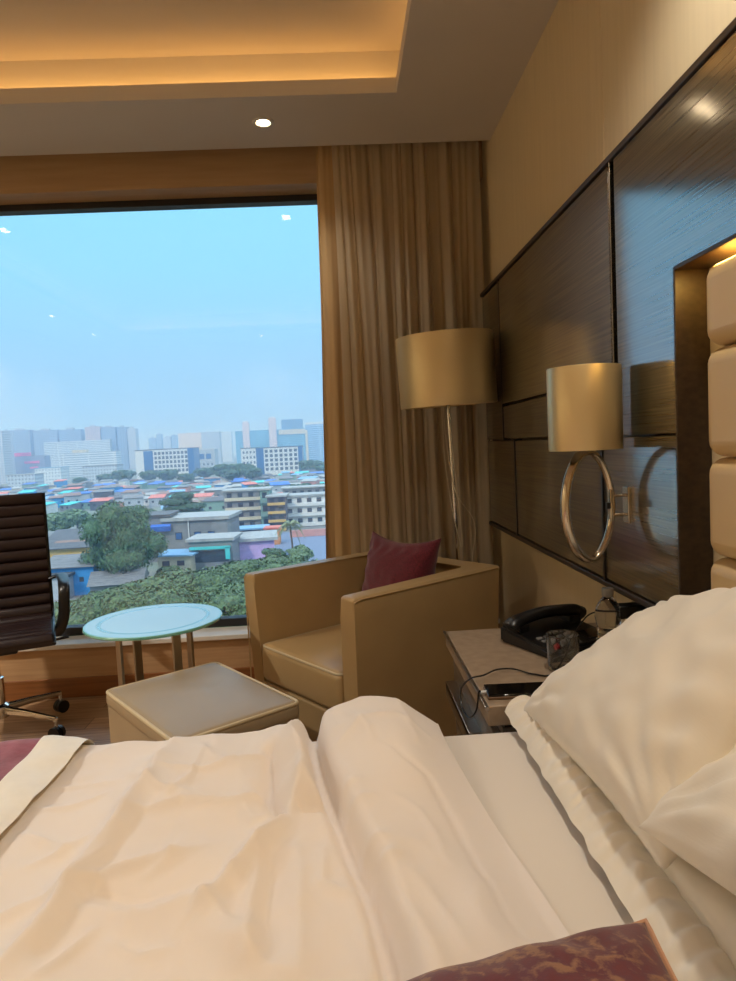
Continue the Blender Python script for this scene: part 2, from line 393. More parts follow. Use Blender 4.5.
# ================================================================== HEADBOARD WALL PANELLING
hp = thing('wall_panelling', 'dark brown lacquered wood panelling with grooves on the wall behind the bed', 'wall panelling')
zb, zr, zg, ztop = .80, 1.19, 1.337, 1.865
YE, YR = 3.245, 1.391
gp = .007
obj('backing', B((PX+.03, YR, zb), (WX-.0005, YE, ztop), 0), MLACE, hp, smooth=False)
def pan(y0, y1, z0, z1, x=PX, m=MLAC, name='panel'): return obj(name, B((x, y0+gp/2, z0+gp/2), (WX-.001, y1-gp/2, z1-gp/2), .003, 2), m, hp)
pan(2.904, YE, zr, ztop, PX+.004); 
pan(1.70+.016, 2.904, zg, ztop); pan(1.70+.016, 2.904, zr, zg, PX+.003)
bm = bmesh.new(); ys = 1.682
pl = [(-1.0,1.532),(YR+.002,1.532),(YR+.002,zr+.002),(ys,zr+.002),(ys,ztop-.002),(-1.0,ztop-.002)]
fa = bm.faces.new([bm.verts.new((PX, y, z)) for y, z in pl]); ex = bmesh.ops.extrude_face_region(bm, geom=[fa])
bmesh.ops.translate(bm, vec=(WX-.001-PX, 0, 0), verts=[v for v in ex['geom'] if isinstance(v, bmesh.types.BMVert)])
obj('panel', bm, MLAC, hp, smooth=False)
pan(2.725, YE, zb, zr, PX+.006); pan(1.806, 2.725, zb, zr, PX+.003); pan(YR, 1.806, zb, zr, PX+.003)
obj('accent_strip', B((PX-.004, 1.700, zr), (WX-.001, 1.704, ztop), .001), MNICK, hp)['label'] = 'thin polished metal strip'
obj('accent_strip', B((PX+.03, 1.684, zr), (WX-.001, 1.700, ztop), .001), MLACE, hp)['label'] = 'dark recessed groove strip'
for y_, z0_, z1_ in ((2.904, zr, ztop), (2.725, zb, zr), (1.806, zb, zr)):  # black strips proud of the panels paint in the shade of the joints
    obj('groove', B((PX-.0015, y_-.007, z0_), (WX-.001, y_+.007, z1_), 0), MBLACK, hp, smooth=False)['label'] = 'black strip standing in for the shade in the panel joint'
obj('top_trim', B((PX-.006, -1.0, ztop), (WX-.001, YE, ztop+.016), .003), MLACE, hp)
obj('bottom_trim', B((PX-.003, YR, zb-.016), (WX-.001, YE, zb), .003), MLACE, hp)
obj('recess_trim', B((PX-.004, -1.0, 1.522), (WX-.001, YR, 1.53), .002), MLACE, hp)
obj('recess_trim', B((PX-.004, YR-.008, zb-.016), (WX-.001, YR, 1.53), .002), MLACE, hp)
hb = thing('upholstered_headboard', 'tan leather headboard of stacked horizontal pads set in the lit panel recess', 'headboard', (WX, .4, .60))
MHB = MPAD
zs = [.50, .735, .952, 1.143, 1.35, 1.506]
for i in range(5):
    bm = B((-.072, -1.3, zs[i]-.60+.001), (-.002, .888, zs[i+1]-.60-.001), .030, 6); obj('pad', bm, MHB, hb)
hl = area('headboard_led', (.735, .2, 1.518), (0, 0, 0), .03, 2.2, 13, (255,205,110))
obj('backing', B((-.03, -1.3, -.60), (-.002, .915, -.09), .004), MBED, hb)

# ================================================================== CURTAINS
def curtain(name, x0t, x1t, x0b, x1b, y, zt_, zb_, folds, amp, m, seed, nu=300, nv=40, flare=None):
    def fn(u, v):
        z = zt_+(zb_-zt_)*v
        k = v + .25*sin(pi*v)*nz(seed, v*2)
        x = (x0t+(x1t-x0t)*u)*(1-k)+(x0b+(x1b-x0b)*u)*k
        uu = u + .012*nz(u*6+seed, v*1.6) + .006*nz(u*16, v*3+seed)
        a = amp*(.45+.55*sm(0, .4, v))*(.35+1.5*abs(nz(u*9+seed, .5+v*.5)))
        ph = 2*pi*folds*uu + 5.0*nz(u*4.5+seed, v*.55) + 1.2*nz(u*11, v*1.1, seed)
        yy = y + a*(sin(ph)+.45*sin(2.3*ph+1.3)) + .010*nz(u*17, v*1.0, seed) + .0015*nz(u*60, v*2, seed)
        return V((x + .4*a*cos(ph), yy, z))
    bm = grid(fn, nu, nv)
    return obj(name, bm, m, angle=180)
MD2 = MDRAPE
dr = tag(curtain('curtain', -.045, .70, -.115, .70, 3.375, 2.69, .285, 7, .022, MD2, 3.1), 'heavy tan drape hanging at the right edge of the window, behind the sheer', 'curtain')
sh = tag(curtain('sheer_curtain', .03, .725, .02, .735, 3.305, 2.69, .02, 9, .020, MSHEER, 8.7, nu=420), 'pale sheer curtain gathered in folds in front of the tan drape, behind the floor lamp', 'curtain')

# ================================================================== FLOOR LAMP
fl = thing('floor_lamp', 'floor lamp with gold drum shade and thin chrome pole behind the armchair', 'floor lamp', (.512, 2.99, 0))
bm = bmesh.new(); lathe(bm, [(0,0),(.115,0),(.12,.004),(.12,.016),(.11,.022),(.02,.026),(.012,.05),(0,.05)], 40); obj('base', bm, MCHROME, fl)
obj('pole', T([(0,0,.03),(-.03,.0,1.36),(-.032,0,1.52)], .0085, 12), MCHROME, fl)
tl = .045
bm = bmesh.new(); r = .211
lathe(bm, [(r-.003,-.15),(r,-.152),(r+.001,-.148),(r+.001,.148),(r,.152),(r-.003,.15),(r-.004,-.15)], 64)
lsd = obj('shade', bm, MSHADE, fl, loc=(-.032, 0, 1.502), rot=(radians(1.5), radians(-2.0), 0))
bm = bmesh.new(); lathe(bm, [(0,-.006),(r-.005,-.006),(r-.005,.0),(0,.0)], 48); obj('diffuser', bm, mat('lamp_diffuser', (214,206,190), .6), lsd, loc=(0,0,-.13))
obj('spider', T([(-r+.004,0,.1),(r-.004,0,.1)], .003, 6), MCHROME, lsd)
p0 = V((-.06,-.03,1.35))
obj('pull_cord', T(spline([(-.064,-.03,1.35),(-.058,-.03,1.1),(-.03,-.03,.86),(-.008,-.03,.76),(-.004,-.035,.73),(.003,-.03,.76),(-.012,-.03,1.0),(-.038,-.03,1.35)], 8), .0019, 6), MCORD, fl)
obj('power_cord', T(spline([(-.056,-.02,1.35),(-.05,-.03,1.2),(-.02,-.03,.98),(.05,-.03,.86),(.062,-.03,.78),(.045,-.03,.66),(.04,-.02,.3),(.05,-.02,.035)], 8), .0019, 6), MCORD, fl)

# ================================================================== SCONCE
sc = thing('wall_sconce', 'bedside wall sconce with gold drum shade over a nickel oval ring', 'wall lamp', (PX, 1.64, 1.02))
scx, scy = -.105, -.005
bm = bmesh.new(); r = .086
lathe(bm, [(r-.003,.142),(r,.140),(r+.001,.143),(r+.001,.336),(r,.339),(r-.003,.337),(r-.004,.142)], 56, (scx, scy, 0)); ss = obj('shade', bm, MSHADE, sc)
bm = bmesh.new(); lathe(bm, [(0,.155),(r-.004,.155),(r-.004,.159),(0,.159)], 40, (scx, scy, 0)); obj('diffuser', bm, bpy.data.materials['lamp_diffuser'], ss)
ring = []
for k in range(64):
    a = 2*pi*k/64; ring.append((scx+.004+.062*cos(a)*(1+.05*cos(2*a)), scy+.02*cos(a), .003+.133*sin(a)))
obj('oval_ring', T(ring, .0085, 12, True, flat=1.45, nrm=(1,0,0)), MNICK, sc)
obj('socket_stem', T([(scx,scy,.13),(scx,scy,.17)], .012, 14), MNICK, sc)
obj('bracket', T([(-.042,.01,.024),(0,.004,.024)], .0045, 10), MNICK, sc); obj('bracket', T([(-.042,.01,-.024),(0,.004,-.024)], .0045, 10), MNICK, sc)
bm = bmesh.new(); box(bm, (-.046,.0,-.04), (-.036,.018,.04), .003); obj('bracket_plate', bm, MNICK, sc)
obj('wall_plate', B((-.006,-.012,-.045), (.0035,.022,.045), .002), MNICK, sc)
obj('switch', B((-.054,-.002,-.008), (-.044,.010,.008), .002), MBLACK, sc)['label'] = 'small black switch'

# ================================================================== ARMCHAIR
ac = thing('armchair', 'olive tan leather tub armchair standing by the window', 'armchair', (.0925, 2.70, 0), 0)
ac.rotation_euler = (0, 0, math.atan2(-.8, .6))       # local x = along the front edge, local y = towards the back
W2, D2, AT, BT = .367, .37, .078, .095
def ulo(z):
    k = (z-.06)/.64; s = (1-k)*.028
    w, d = W2-s, D2-s*.7; a, b = AT, BT; r = .05
    out = [(-w,-d),(-w+a,-d)]
    iw = w-a; ib = d-b
    out += [(-iw, ib-r)] + [(-iw+r-r*cos(t), ib-r+r*sin(t)) for t in (pi/6, pi/3)] + [(-iw+r, ib)]
    out += [(iw-r, ib)] + [(iw-r+r*sin(t), ib-r+r*cos(t)) for t in (pi/6, pi/3)] + [(iw, ib-r)]
    out += [(w-a,-d),(w,-d)]
    ro = .018
    out += [(w, d-ro),(w-ro*.3, d-ro*.3),(w-ro, d),(-w+ro, d),(-w+ro*.3, d-ro*.3),(-w, d-ro)]
    return out
bm = bmesh.new(); Ls = []
for z in (.06, .25, .45, .62, .70): Ls.append([bm.verts.new((x, y, z)) for x, y in ulo(z)])
N = len(Ls[0])
for a, b in zip(Ls, Ls[1:]):
    for i in range(N): bm.faces.new((a[i], a[(i+1) % N], b[(i+1) % N], b[i]))
ft = bm.faces.new(Ls[-1]); bm.faces.new(Ls[0][::-1])
es = list(ft.edges)
for i in (0, 1): pass
ve = [e for e in bm.edges if abs(e.verts[0].co.y+D2) < .05 and abs(e.verts[1].co.y+D2) < .05 and abs(e.verts[0].co.z-e.verts[1].co.z) > .01]
bmesh.ops.bevel(bm, geom=es+ve, offset=.014, segments=4, profile=.5, affect='EDGES', clamp_overlap=True)
obj('frame', bm, MLEATHER, ac, angle=60)
# piping along the outer and inner top edge
def pipe_line(pts, parent, r=.0042, m=MPIPE): return obj('piping', T(pts, r, 8), m, parent)
u = ulo(.70)
for sgn in (1, -1):
    pipe_line([(sgn*(W2-.002),-D2+.006,.10),(sgn*(W2-.002)*.985,-D2+.004,.4),(sgn*(W2-.002),-D2+.004,.685),(sgn*(W2+.0005),-D2+.03,.692),(sgn*(W2+.0005),D2-.02,.692)], ac, .003, MLEATHER)
bm = bmesh.new(); box(bm, (-W2+AT+.012, -D2+.006, .075), (W2-AT-.012, -D2+.06, .27), .008, 3); obj('front_rail', bm, MLEATHER, ac)
bm = bmesh.new(); sw = W2-AT-.022
vs = box(bm, (-sw, -D2-.002, .275), (sw, D2-BT-.012, .425), .028, 5)
bmesh.ops.subdivide_edges(bm, edges=[e for e in bm.edges if e.calc_length() > .1], cuts=7, use_grid_fill=True)
for v in bm.verts:
    if v.co.z > .40: v.co.z += .014*max(0, 1-(v.co.x/sw)**2)*max(0, 1-((v.co.y+.05)/.32)**2)
se = obj('seat_cushion', bm, MLEATHER, ac, angle=60)
pts = [(x, y-.0485, .418) for x, y in rrect(2*sw-.006, D2*2-BT-.018+.006, .03)]
obj('piping', T(pts, .0045, 8, True), MPIPE, se)
for x in (-.3, .3):
    for y in (-.31, .31): obj('leg', B((x-.02, y-.02, 0), (x+.02, y+.02, .062), .003), MBLACK, ac)
# burgundy cushion leaning on the chair back
def to_chair(x, y, z):
    return V((.0925+.6*x+.8*y, 2.70-.8*x+.6*y, z))
bm = pillow(.42, .41, .16, 4, ear=.20, wr=.010, pw=.5)
pm = obj('throw_pillow', bm, MRED)
rx = V((.6,-.8,0)); lean = radians(16)
upv = V((.8*sin(lean), .6*sin(lean), cos(lean))); nv_ = rx.cross(upv)
Mx = Matrix((rx, upv, nv_)).transposed().to_4x4(); Mx.translation = to_chair(.03, .115, .625)
pm.matrix_world = Mx
tag(pm, 'burgundy woven throw pillow leaning in the corner of the tan armchair', 'pillow')

# ================================================================== OTTOMAN
ot = thing('ottoman', 'square tan leather ottoman with piped top in front of the armchair', 'ottoman', (-.495, 2.152, 0), 0)
ot.rotation_euler = (0, 0, math.atan2(-.8, .6))
ow, od = .572, .41
bm = bmesh.new(); box(bm, (-ow/2+.004, -od/2+.004, .03), (ow/2-.004, od/2-.004, .40), .012, 3); obj('body', bm, MLEATHERO, ot)
bm = bmesh.new(); box(bm, (-ow/2, -od/2, .365), (ow/2, od/2, .425), .022, 5)
bmesh.ops.subdivide_edges(bm, edges=[e for e in bm.edges if e.calc_length() > .1], cuts=9, use_grid_fill=True)
for v in bm.verts:
    if v.co.z > .41: v.co.z += .018*max(0, 1-(2*v.co.x/ow)**2)*max(0, 1-(2*v.co.y/od)**2)
op = obj('top_pad', bm, MLEATHERO, ot, angle=60)
obj('piping', T([(x, y, .419) for x, y in rrect(ow-.008, od-.008, .022)], .006, 8, True), MPIPE, op)
for x in (-.23, .23):
    for y in (-.15, .15): obj('foot', B((x-.02, y-.02, 0), (x+.02, y+.02, .032), .003), MBLACK, ot)

# ================================================================== GLASS SIDE TABLE
st = thing('side_table', 'round glass side table with frosted centre on four metal legs by the window', 'table', (-.765, 2.665, 0), radians(0))
bm = bmesh.new(); r = .262
lathe(bm, [(0,-.006),(r-.003,-.006),(r,-.003),(r,.003),(r-.003,.006),(0,.006)], 72); obj('glass_top', bm, MTGL, st, loc=(0,0,.55))
for k in range(4):
    a = radians(45+90*k); c = .152
    bm = bmesh.new(); box(bm, (-.017,-.006,0), (.017,.006,.532), .002); o = obj('leg', bm, MSTEEL, st, loc=(c*cos(a), c*sin(a), 0), rot=(0,0,a+pi/2))
bm = bmesh.new(); lathe(bm, [(.165,.532),(.19,.532),(.19,.543),(.165,.543),(.165,.532)], 48); obj('support_ring', bm, MSTEEL, st)

# ================================================================== OFFICE CHAIR
oc = thing('office_chair', 'dark brown ribbed leather swivel office chair at the window', 'office chair', (-1.555, 2.98, 0), radians(23))
# local -y is the front
wch = .235
prof = spline([(0,-.34,.455),(0,-.30,.478),(0,-.18,.478),(0,.0,.462),(0,.10,.47),(0,.155,.52),(0,.18,.62),(0,.205,.8),(0,.243,1.0),(0,.247,1.045)], 14)
import bisect
CUM = [0]
for a_, b_ in zip(prof, prof[1:]): CUM.append(CUM[-1]+(b_-a_).length)
def slg(off):
    def fn(u, v):
        tq = u*CUM[-1]; a = max(0, min(len(prof)-2, bisect.bisect_right(CUM, tq)-1)); i = a+(tq-CUM[a])/max(1e-9, CUM[a+1]-CUM[a]); p = prof[a].lerp(prof[a+1], i-a)
        t = (prof[a+1]-prof[a]).normalized(); n = V((0, -t.z, t.y))
        if n.z < 0 and n.y > 0: n = -n
        rb = (abs(sin(u*pi*20)))**.6*.011
        return V((( v*2-1)*wch, p.y, p.z)) + n*(off*(.012 + rb) if off > 0 else -.010)
    return fn
bm = grid(slg(1), 300, 6); 
b2 = grid(slg(-1), 300, 6)
n0 = bmesh.ops.duplicate  # join both skins
me = bpy.data.meshes.new('t'); b2.to_mesh(me); b2.free(); bm.from_mesh(me); bpy.data.meshes.remove(me)
bmesh.ops.bridge_loops(bm, edges=[e for e in bm.edges if e.is_boundary])
obj('ribbed_sling', bm, MDKLEATH, oc, angle=70)
for s in (1, -1):
    obj('side_rail', T([V((s*(wch+.004), p.y, p.z)) for p in prof[::3]], .011, 10), MBLACK, oc)
    arm = spline([(s*.245,.165,.645),(s*.285,.14,.658),(s*.295,.05,.660),(s*.295,-.10,.658),(s*.295,-.155,.64),(s*.292,-.165,.60),(s*.285,-.155,.52),(s*.262,-.14,.462),(s*.24,-.13,.462)], 8)
    obj('armrest', T(arm, .009, 12, flat=2.6, nrm=(0,0,1)), MBLACK, oc)
obj('tilt_mechanism', B((-.10,-.14,.385), (.10,.10,.435), .01), MBLACK, oc)
obj('crossbar', T([(-.24,-.12,.442),(.24,-.12,.442)], .013, 10), MBLACK, oc)
obj('tilt_lever', T(spline([(.08,-.06,.41),(.2,-.07,.405),(.30,-.07,.41)], 5), [.006]*11, 8), MBLACK, oc)
bm = bmesh.new(); lathe(bm, [(0,.10),(.028,.10),(.028,.26),(.018,.262),(.018,.39),(0,.39)], 24); obj('column', bm, MCHROME, oc)
bm = bmesh.new(); lathe(bm, [(0,.085),(.04,.085),(.045,.10),(.042,.135),(.03,.145),(0,.145)], 28); hub = obj('base_hub', bm, MCHROME, oc)
for k in range(5):
    a = radians(32+72*k); d = V((cos(a), sin(a), 0)); e = d*.29
    bm = bmesh.new(); tube(bm, [d*.02+V((0,0,.118)), d*.14+V((0,0,.11)), e+V((0,0,.092))], [.020,.016,.012], 8, flat=.75); obj('base_leg', bm, MCHROME, oc)
    cs = bmesh.new(); tube(cs, [e+V((0,0,.095)), e+V((0,0,.05))], .008, 8); cst = obj('caster', cs, MCHROME, oc)
    pz = V((-d.y, d.x, 0)); wl = bmesh.new()
    for s in (-1, 1):
        c0 = e+V((0,0,.030))+pz*(s*.012)
        tube(wl, [c0-pz*.009, c0+pz*.009], .029, 18)
    tube(wl, [e+V((0,0,.03))-pz*.02, e+V((0,0,.03))+pz*.02], .012, 10)
    obj('wheel', wl, MBLACK, cst)

# ================================================================== NIGHTSTAND AND WHAT STANDS ON IT
NZ = .62
ns = thing('nightstand', 'low bedside cabinet with tan stone-look top beside the bed', 'nightstand', (.53, 1.73, 0))
obj('top_slab', B((-.24, -.30, .574), (.238, .30, .62), .004, 3), MSTONE, ns)
obj('edge_strip', B((-.246, -.306, .612), (-.238, .306, .6205), .001), MSTEEL, ns)['label'] = 'thin metal edge strip'
obj('body', B((-.205, -.285, .0), (.238, .285, .562), .003), MNSB, ns)
obj('plinth_gap', B((-.20, -.28, .56), (.238, .28, .576), .001), MBLACK, ns)
for z0, z1 in ((.30,.545), (.04,.285)):
    dwr = obj('drawer', B((-.222,-.28,z0), (-.204,.28,z1), .003), MNSB, ns)
    bm = bmesh.new(); box(bm, (-.254,-.13,z1-.075), (-.221,.24,z1-.058), .002); box(bm, (-.254,-.13,z1-.105), (-.247,.24,z1-.06), .002)
    obj('handle', bm, MSTEEL, dwr)['label'] = 'brushed metal pull plate'
# desk phone
ph = thing('desk_phone', 'black corded desk telephone with handset on the bedside cabinet', 'telephone', (.580, 1.850, NZ), radians(24))
bm = bmesh.new(); pw, pd = .122, .105
vv = [(-pw,-pd,0),(pw,-pd,0),(pw,pd,0),(-pw,pd,0),(-pw,-pd,.022),(pw,-pd,.022),(pw,pd,.046),(-pw,pd,.046)]
bv = [bm.verts.new(p) for p in vv]
for f in ((0,3,2,1),(4,5,6,7),(0,1,5,4),(1,2,6,5),(2,3,7,6),(3,0,4,7)): bm.faces.new([bv[i] for i in f])
bmesh.ops.bevel(bm, geom=bm.edges[:], offset=.007, segments=3, affect='EDGES'); obj('base', bm, MBLACK, ph)
sl = math.atan2(.024, .21); rs = Matrix.Rotation(sl, 3, 'X')
for r_ in range(4):
    for c_ in range(4):
        y = -.088+.021*r_; x = -.085+.026*c_; z = .0215+(y+pd)*tan(sl)
        mm = MREDK if c_ == 0 and r_ == 0 else MGREYK
        obj('key', B((x-.009,y-.0065,z-.002),(x+.009,y+.0065,z+.004), .0015, 1, rot=rs), mm, ph)
obj('display', B((.035,-.085,.0245),(.105,-.03,.0295), .001, 1, rot=rs), MBLKG, ph)
hs = spline([(-.122,.05,.050),(-.105,.05,.064),(-.05,.05,.074),(.0,.05,.077),(.05,.05,.074),(.105,.05,.066),(.122,.05,.054)], 6)
rr = [.016+.010*(abs(i/36*2-1)**3) for i in range(37)]
obj('handset', T(hs, rr, 14, flat=1.25), MBLACK, ph)
for x in (-.095, .095): obj('cradle', B((x-.022,.028,.035),(x+.022,.078,.058), .006), MBLACK, ph)
# tumbler
tb = thing('drinking_glass', 'clear glass tumbler on the bedside cabinet in front of the phone', 'glass', (.522, 1.628, NZ))
bm = bmesh.new(); lathe(bm, [(0,0),(.034,0),(.036,.003),(.0405,.088),(.0405,.09),(.039,.09),(.0385,.088),(.0345,.014),(.03,.012),(0,.012)], 48); obj('tumbler', bm, MTUMB, tb)
# water bottle
wb = thing('water_bottle', 'clear plastic water bottle with ribbed waist standing by the phone', 'bottle', (.662, 1.690, NZ))
prf = [(0,.0),(.026,.0),(.031,.005),(.0315,.02)]
for k in range(5): prf += [(.0295,.024+.014*k),(.0275,.029+.014*k),(.0295,.034+.014*k)]
prf += [(.031,.098),(.033,.108),(.0325,.122),(.028,.138),(.020,.152),(.0135,.160),(.0125,.164),(.0125,.168),(0,.168)]
bm = bmesh.new(); lathe(bm, prf, 40); obj('bottle_body', bm, MWATER, wb)
bm = bmesh.new(); lathe(bm, [(0,.163),(.0135,.163),(.0145,.165),(.0145,.182),(.0135,.184),(0,.184)], 36); obj('cap', bm, MCAPB, wb)['label'] = 'pale grey screw cap'
# smartphone on charge
sp = thing('smartphone', 'black smartphone in a brown case charging at the edge of the bedside cabinet', 'smartphone', (.372, 1.495, NZ), radians(-3))
obj('case', B((-.072,-.036,.0),(.072,.036,.0075), .003, 3), MCASE, sp)['label'] = 'brown case'
obj('body', B((-.071,-.035,.006),(.071,.035,.0115), .002, 3), MBLKG, sp)
obj('screen', B((-.067,-.032,.0112),(.067,.032,.0122), .0004, 1), MBLKG, sp)
# charger, cable, socket
so = thing('wall_socket', 'grey wall socket plate with black outlet under the panelling', 'socket', (WX, 1.68, .742))
obj('plate', B((-.006,-.10,-.036),(0,.085,.036), .002), MPLATE, so); obj('outlet', B((-.011,-.05,-.026),(-.004,.045,.028), .002), MBLACK, so)['label'] = 'black outlet insert'
pa = thing('charger', 'black plug charger in the wall socket behind the bottle', 'charger', (WX-.011, 1.685, .742))
obj('body', B((-.075,-.014,-.017),(-.004,.026,.017), .004, 3), MBLACK, pa); obj('prong', T([(-.005,.004,0),(.0,.004,0)], .005, 8), MSTEEL, pa)
ca = thing('charging_cable', 'thin black charging cable looping over the edge of the bedside cabinet', 'cable', (0,0,0))
c1 = spline([(.684,1.69,.742),(.640,1.74,.728),(.60,1.72,.706),(.56,1.67,.68),(.485,1.585,.630),(.44,1.60,.624),(.40,1.64,.626),(.355,1.625,.632),(.312,1.575,.638),(.282,1.575,.632),(.262,1.60,.60),(.258,1.58,.565),(.266,1.53,.556),(.278,1.50,.585),(.284,1.494,.628),(.290,1.494,.6275)], 10)
obj('lead', T(c1, .0021, 8), MBLACK, ca)
obj('plug', T([(.288,1.4945,.6275),(.302,1.4945,.6275)], .0042, 10), MCAP, ca)['label'] = 'white plug'

# ================================================================== BED
bed = thing('bed', 'double bed base and mattress dressed in a smooth white fitted sheet', 'bed', (-.3, .42, 0))
obj('base', B((-1.02,-.93,.04),(1.0,.93,.30), .02, 3), MBED, bed)
bm = bmesh.new(); box(bm, (-1.03,-.955,.30),(.985,.955,.60), .045, 6); obj('mattress', bm, MSHEET, bed)
for x in (-.95,.92):
    for y in (-.85,.85): obj('foot', B((x-.03,y-.03,0),(x+.03,y+.03,.045), .003), MBLACK, bed)

# --- duvet: a thick cover, its head end turned back into a roll, draped over the far edge
def seg_d(px, py, P):
    best = 9; bt = 0; n = len(P)-1
    for i in range(n):
        ax, ay = P[i]; bx, by = P[i+1]; dx, dy = bx-ax, by-ay; L = dx*dx+dy*dy
        t = max(0, min(1, ((px-ax)*dx+(py-ay)*dy)/L)); qx, qy = ax+dx*t, ay+dy*t
        d = sqrt((px-qx)**2+(py-qy)**2)
        if d < best:
            best = d; bt = (i+t)/n; sgn = dx*(py-qy)-dy*(px-qx)
    return best*(1 if sgn > 0 else -1), bt
RIDGES = [
 (.020,.026,.35,[(170,740),(148,778),(125,810),(90,855),(60,900),(20,945),(-10,980)]),
 (-.010,.022,0,[(150,805),(112,852),(85,893),(40,950)]),
 (.011,.012,.2,[(60,897),(105,872),(150,857),(195,846)]),
 (.006,.009,0,[(62,893),(85,872),(108,850)]),
 (.014,.022,-.3,[(90,906),(150,912),(195,905),(220,912),(245,945)]),
 (-.010,.022,0,[(85,888),(135,887),(185,880)]),
 (.009,.014,.2,[(-8,917),(20,908),(48,903)]),
 (.005,.007,0,[(55,781),(85,777),(112,780)]),
 (.006,.009,.2,[(42,804),(75,800),(102,791)]),
 (.010,.010,.3,[(145,810),(180,801),(225,803),(262,793)]),
 (.006,.009,.2,[(160,769),(200,768),(240,762),(264,755)]),
 (.006,.008,0,[(240,804),(252,816),(268,813),(284,809)]),
 (.022,.020,-.3,[(303,790),(280,826),(258,846),(235,872),(205,905)]),
 (-.009,.014,0,[(226,848),(207,882),(190,912)]),
 (.016,.020,.3,[(303,788),(325,803),(345,828),(360,880),(380,970)]),
 (-.034,.012,0,[(270,750),(266,788),(282,814)]),
 (.032,.030,0,[(297,726),(295,755),(306,795)]),
 (-.028,.011,0,[(318,738),(320,765),(334,802),(302,806)]),
 (.005,.007,0,[(216,872),(227,880),(239,887)]),
 (.012,.035,0,[(205,930),(240,955),(300,985)]),
 (.011,.014,.2,[(258,846),(252,900),(248,965)]),
 (-.008,.014,0,[(272,850),(268,905),(268,965)]),
 (.007,.009,0,[(324,846),(321,880),(343,891)]),
 (.009,.013,0,[(302,846),(300,900),(296,970)]),
 (.007,.014,0,[(200,742),(215,758),(242,766)]),
 (.006,.010,0,[(28,829),(52,840),(72,851)]),
 (.007,.010,.3,[(128,774),(160,790),(190,796)]),
 (.006,.009,0,[(182,838),(170,856),(150,868)]),
 (.005,.008,0,[(205,748),(190,775),(160,800)]),
 (.006,.010,.2,[(30,862),(60,852),(95,830)]),
 (.005,.008,0,[(110,935),(135,950),(170,950)]),
 (.006,.009,.2,[(40,975),(70,945),(95,925)]),
]
FOLDR = [
 (-.005,.006,[(371,738),(384,748),(400,757),(425,768),(450,795),(480,840),(520,900)]),
 (.006,.010,[(335,745),(365,728),(400,722),(428,728)]),
 (.007,.009,[(330,790),(342,780),(358,778)]),
 (.006,.008,[(336,808),(350,796),(372,792)]),
 (.009,.012,[(352,842),(362,832),(385,830)]),
 (-.010,.010,[(356,850),(372,848),(382,862)]),
 (.008,.011,[(366,870),(380,850),(402,845)]),
 (.016,.011,[(374,870),(388,910),(408,985)]),
 (-.012,.008,[(382,862),(398,905),(418,975)]),
 (.008,.018,[(400,890),(425,925),(450,975)]),
 (.006,.012,[(395,790),(420,800),(450,840)]),
 (.007,.014,[(410,860),(440,890),(470,935)]),
 (.006,.008,[(345,716),(362,730),(372,748)]),
 (.005,.008,[(395,704),(408,720),(418,742)]),
]

RP = [(a, w, asym, [tuple(atZ(x, y, .64))[:2] for x, y in P]) for a, w, asym, P in RIDGES]
RB = [(min(p[0] for p in P)-3*w, max(p[0] for p in P)+3*w, min(p[1] for p in P)-3*w, max(p[1] for p in P)+3*w) for a, w, s_, P in RP]
FRP = [(a, w, [tuple(atZ(x, y, .67))[:2] for x, y in P]) for a, w, P in FOLDR]
FRB = [(min(p[0] for p in P)-3*w, max(p[0] for p in P)+3*w, min(p[1] for p in P)-3*w, max(p[1] for p in P)+3*w) for a, w, P in FRP]
def xl(y): return -.080+.115*sm(1.35, .60, y)*1.0     # left edge of the turned-back roll
def xr(y): return .165+.085*sm(1.35, .60, y)           # right edge of it
def duvet_z(x, y):
    z = .630
    wx, wy = x+.012*nz(x*9, y*9, 3), y+.012*nz(x*9, y*9, 8)
    e = sm(-.04, .12, xl(y)-x+.02)                     # 1 on the duvet, 0 under the roll
    z += .010*nz(x*3.1, y*3.1, 1.7)*e + .008*(.4-abs(nz(wx*6+wy*3, wy*5-wx*3, 4.1)))*e*2 + .0055*(.4-abs(nz(wx*11-wy*6, wy*8+wx*5, 14.1)))*e + .0012*nz(x*26, y*26, 2)
    for (a, w, asym, P), bb in zip(RP, RB):
        if bb[0] < wx < bb[1] and bb[2] < wy < bb[3]:
            d, t = seg_d(wx, wy, P); d += w*.15*nz(wx*12, wy*12, 9)
            ww = w*(1+asym) if d > 0 else w*(1-asym)
            z += 1.45*a*exp(-abs(d/ww)**1.2)*(sin(pi*min(1, max(0, .12+.76*t)))**.6)
    return z
def surf(x, y):
    z = duvet_z(x, y)
    a, b = xl(y), xr(y)
    # turned-back roll
    if x > a-.03:
        f = (x-a)/(b-a)
        hgt = .045+.027*sm(.8, 1.3, y)
        tt = sm(.85, 1.25, y); prof_ = ((1-tt)*sm(-.10, .16, f)*max(0, 1-.97*max(0, f-.05)/1.0)**1.15 + tt*max(0, sin(pi*min(1, max(0, (f+.14)/1.24))))**.62)
        fold = hgt*prof_ + .010*nz(x*8+3, y*5, 6)*sm(0,.3,f)*(1-sm(.6,1,f))
        fold += .007*(1-2*abs(nz(x*7-y*5, y*4+x*6, 12)))*sm(0,.2,f)*(1-sm(.55,.95,f))
        base = .600+.016*(1-sm(.5,1.02,f))
        k = sm(a-.012, a+.02, x)
        z = z*(1-k) + (base+fold)*k
        for (aa, w_, P), bb in zip(FRP, FRB):
            if bb[0] < x < bb[1] and bb[2] < y < bb[3]:
                d, t = seg_d(x+.006*nz(x*20,y*20,1), y, P); z += aa*exp(-abs(d/w_)**1.3)*sin(pi*min(1, max(0, .08+.84*t)))**.6
        z -= .05*exp(-((x-a+.004)/.013)**2)*sm(.5,.75,y)
    return z
Y1, X0, X1 = 1.375, -1.33, .27
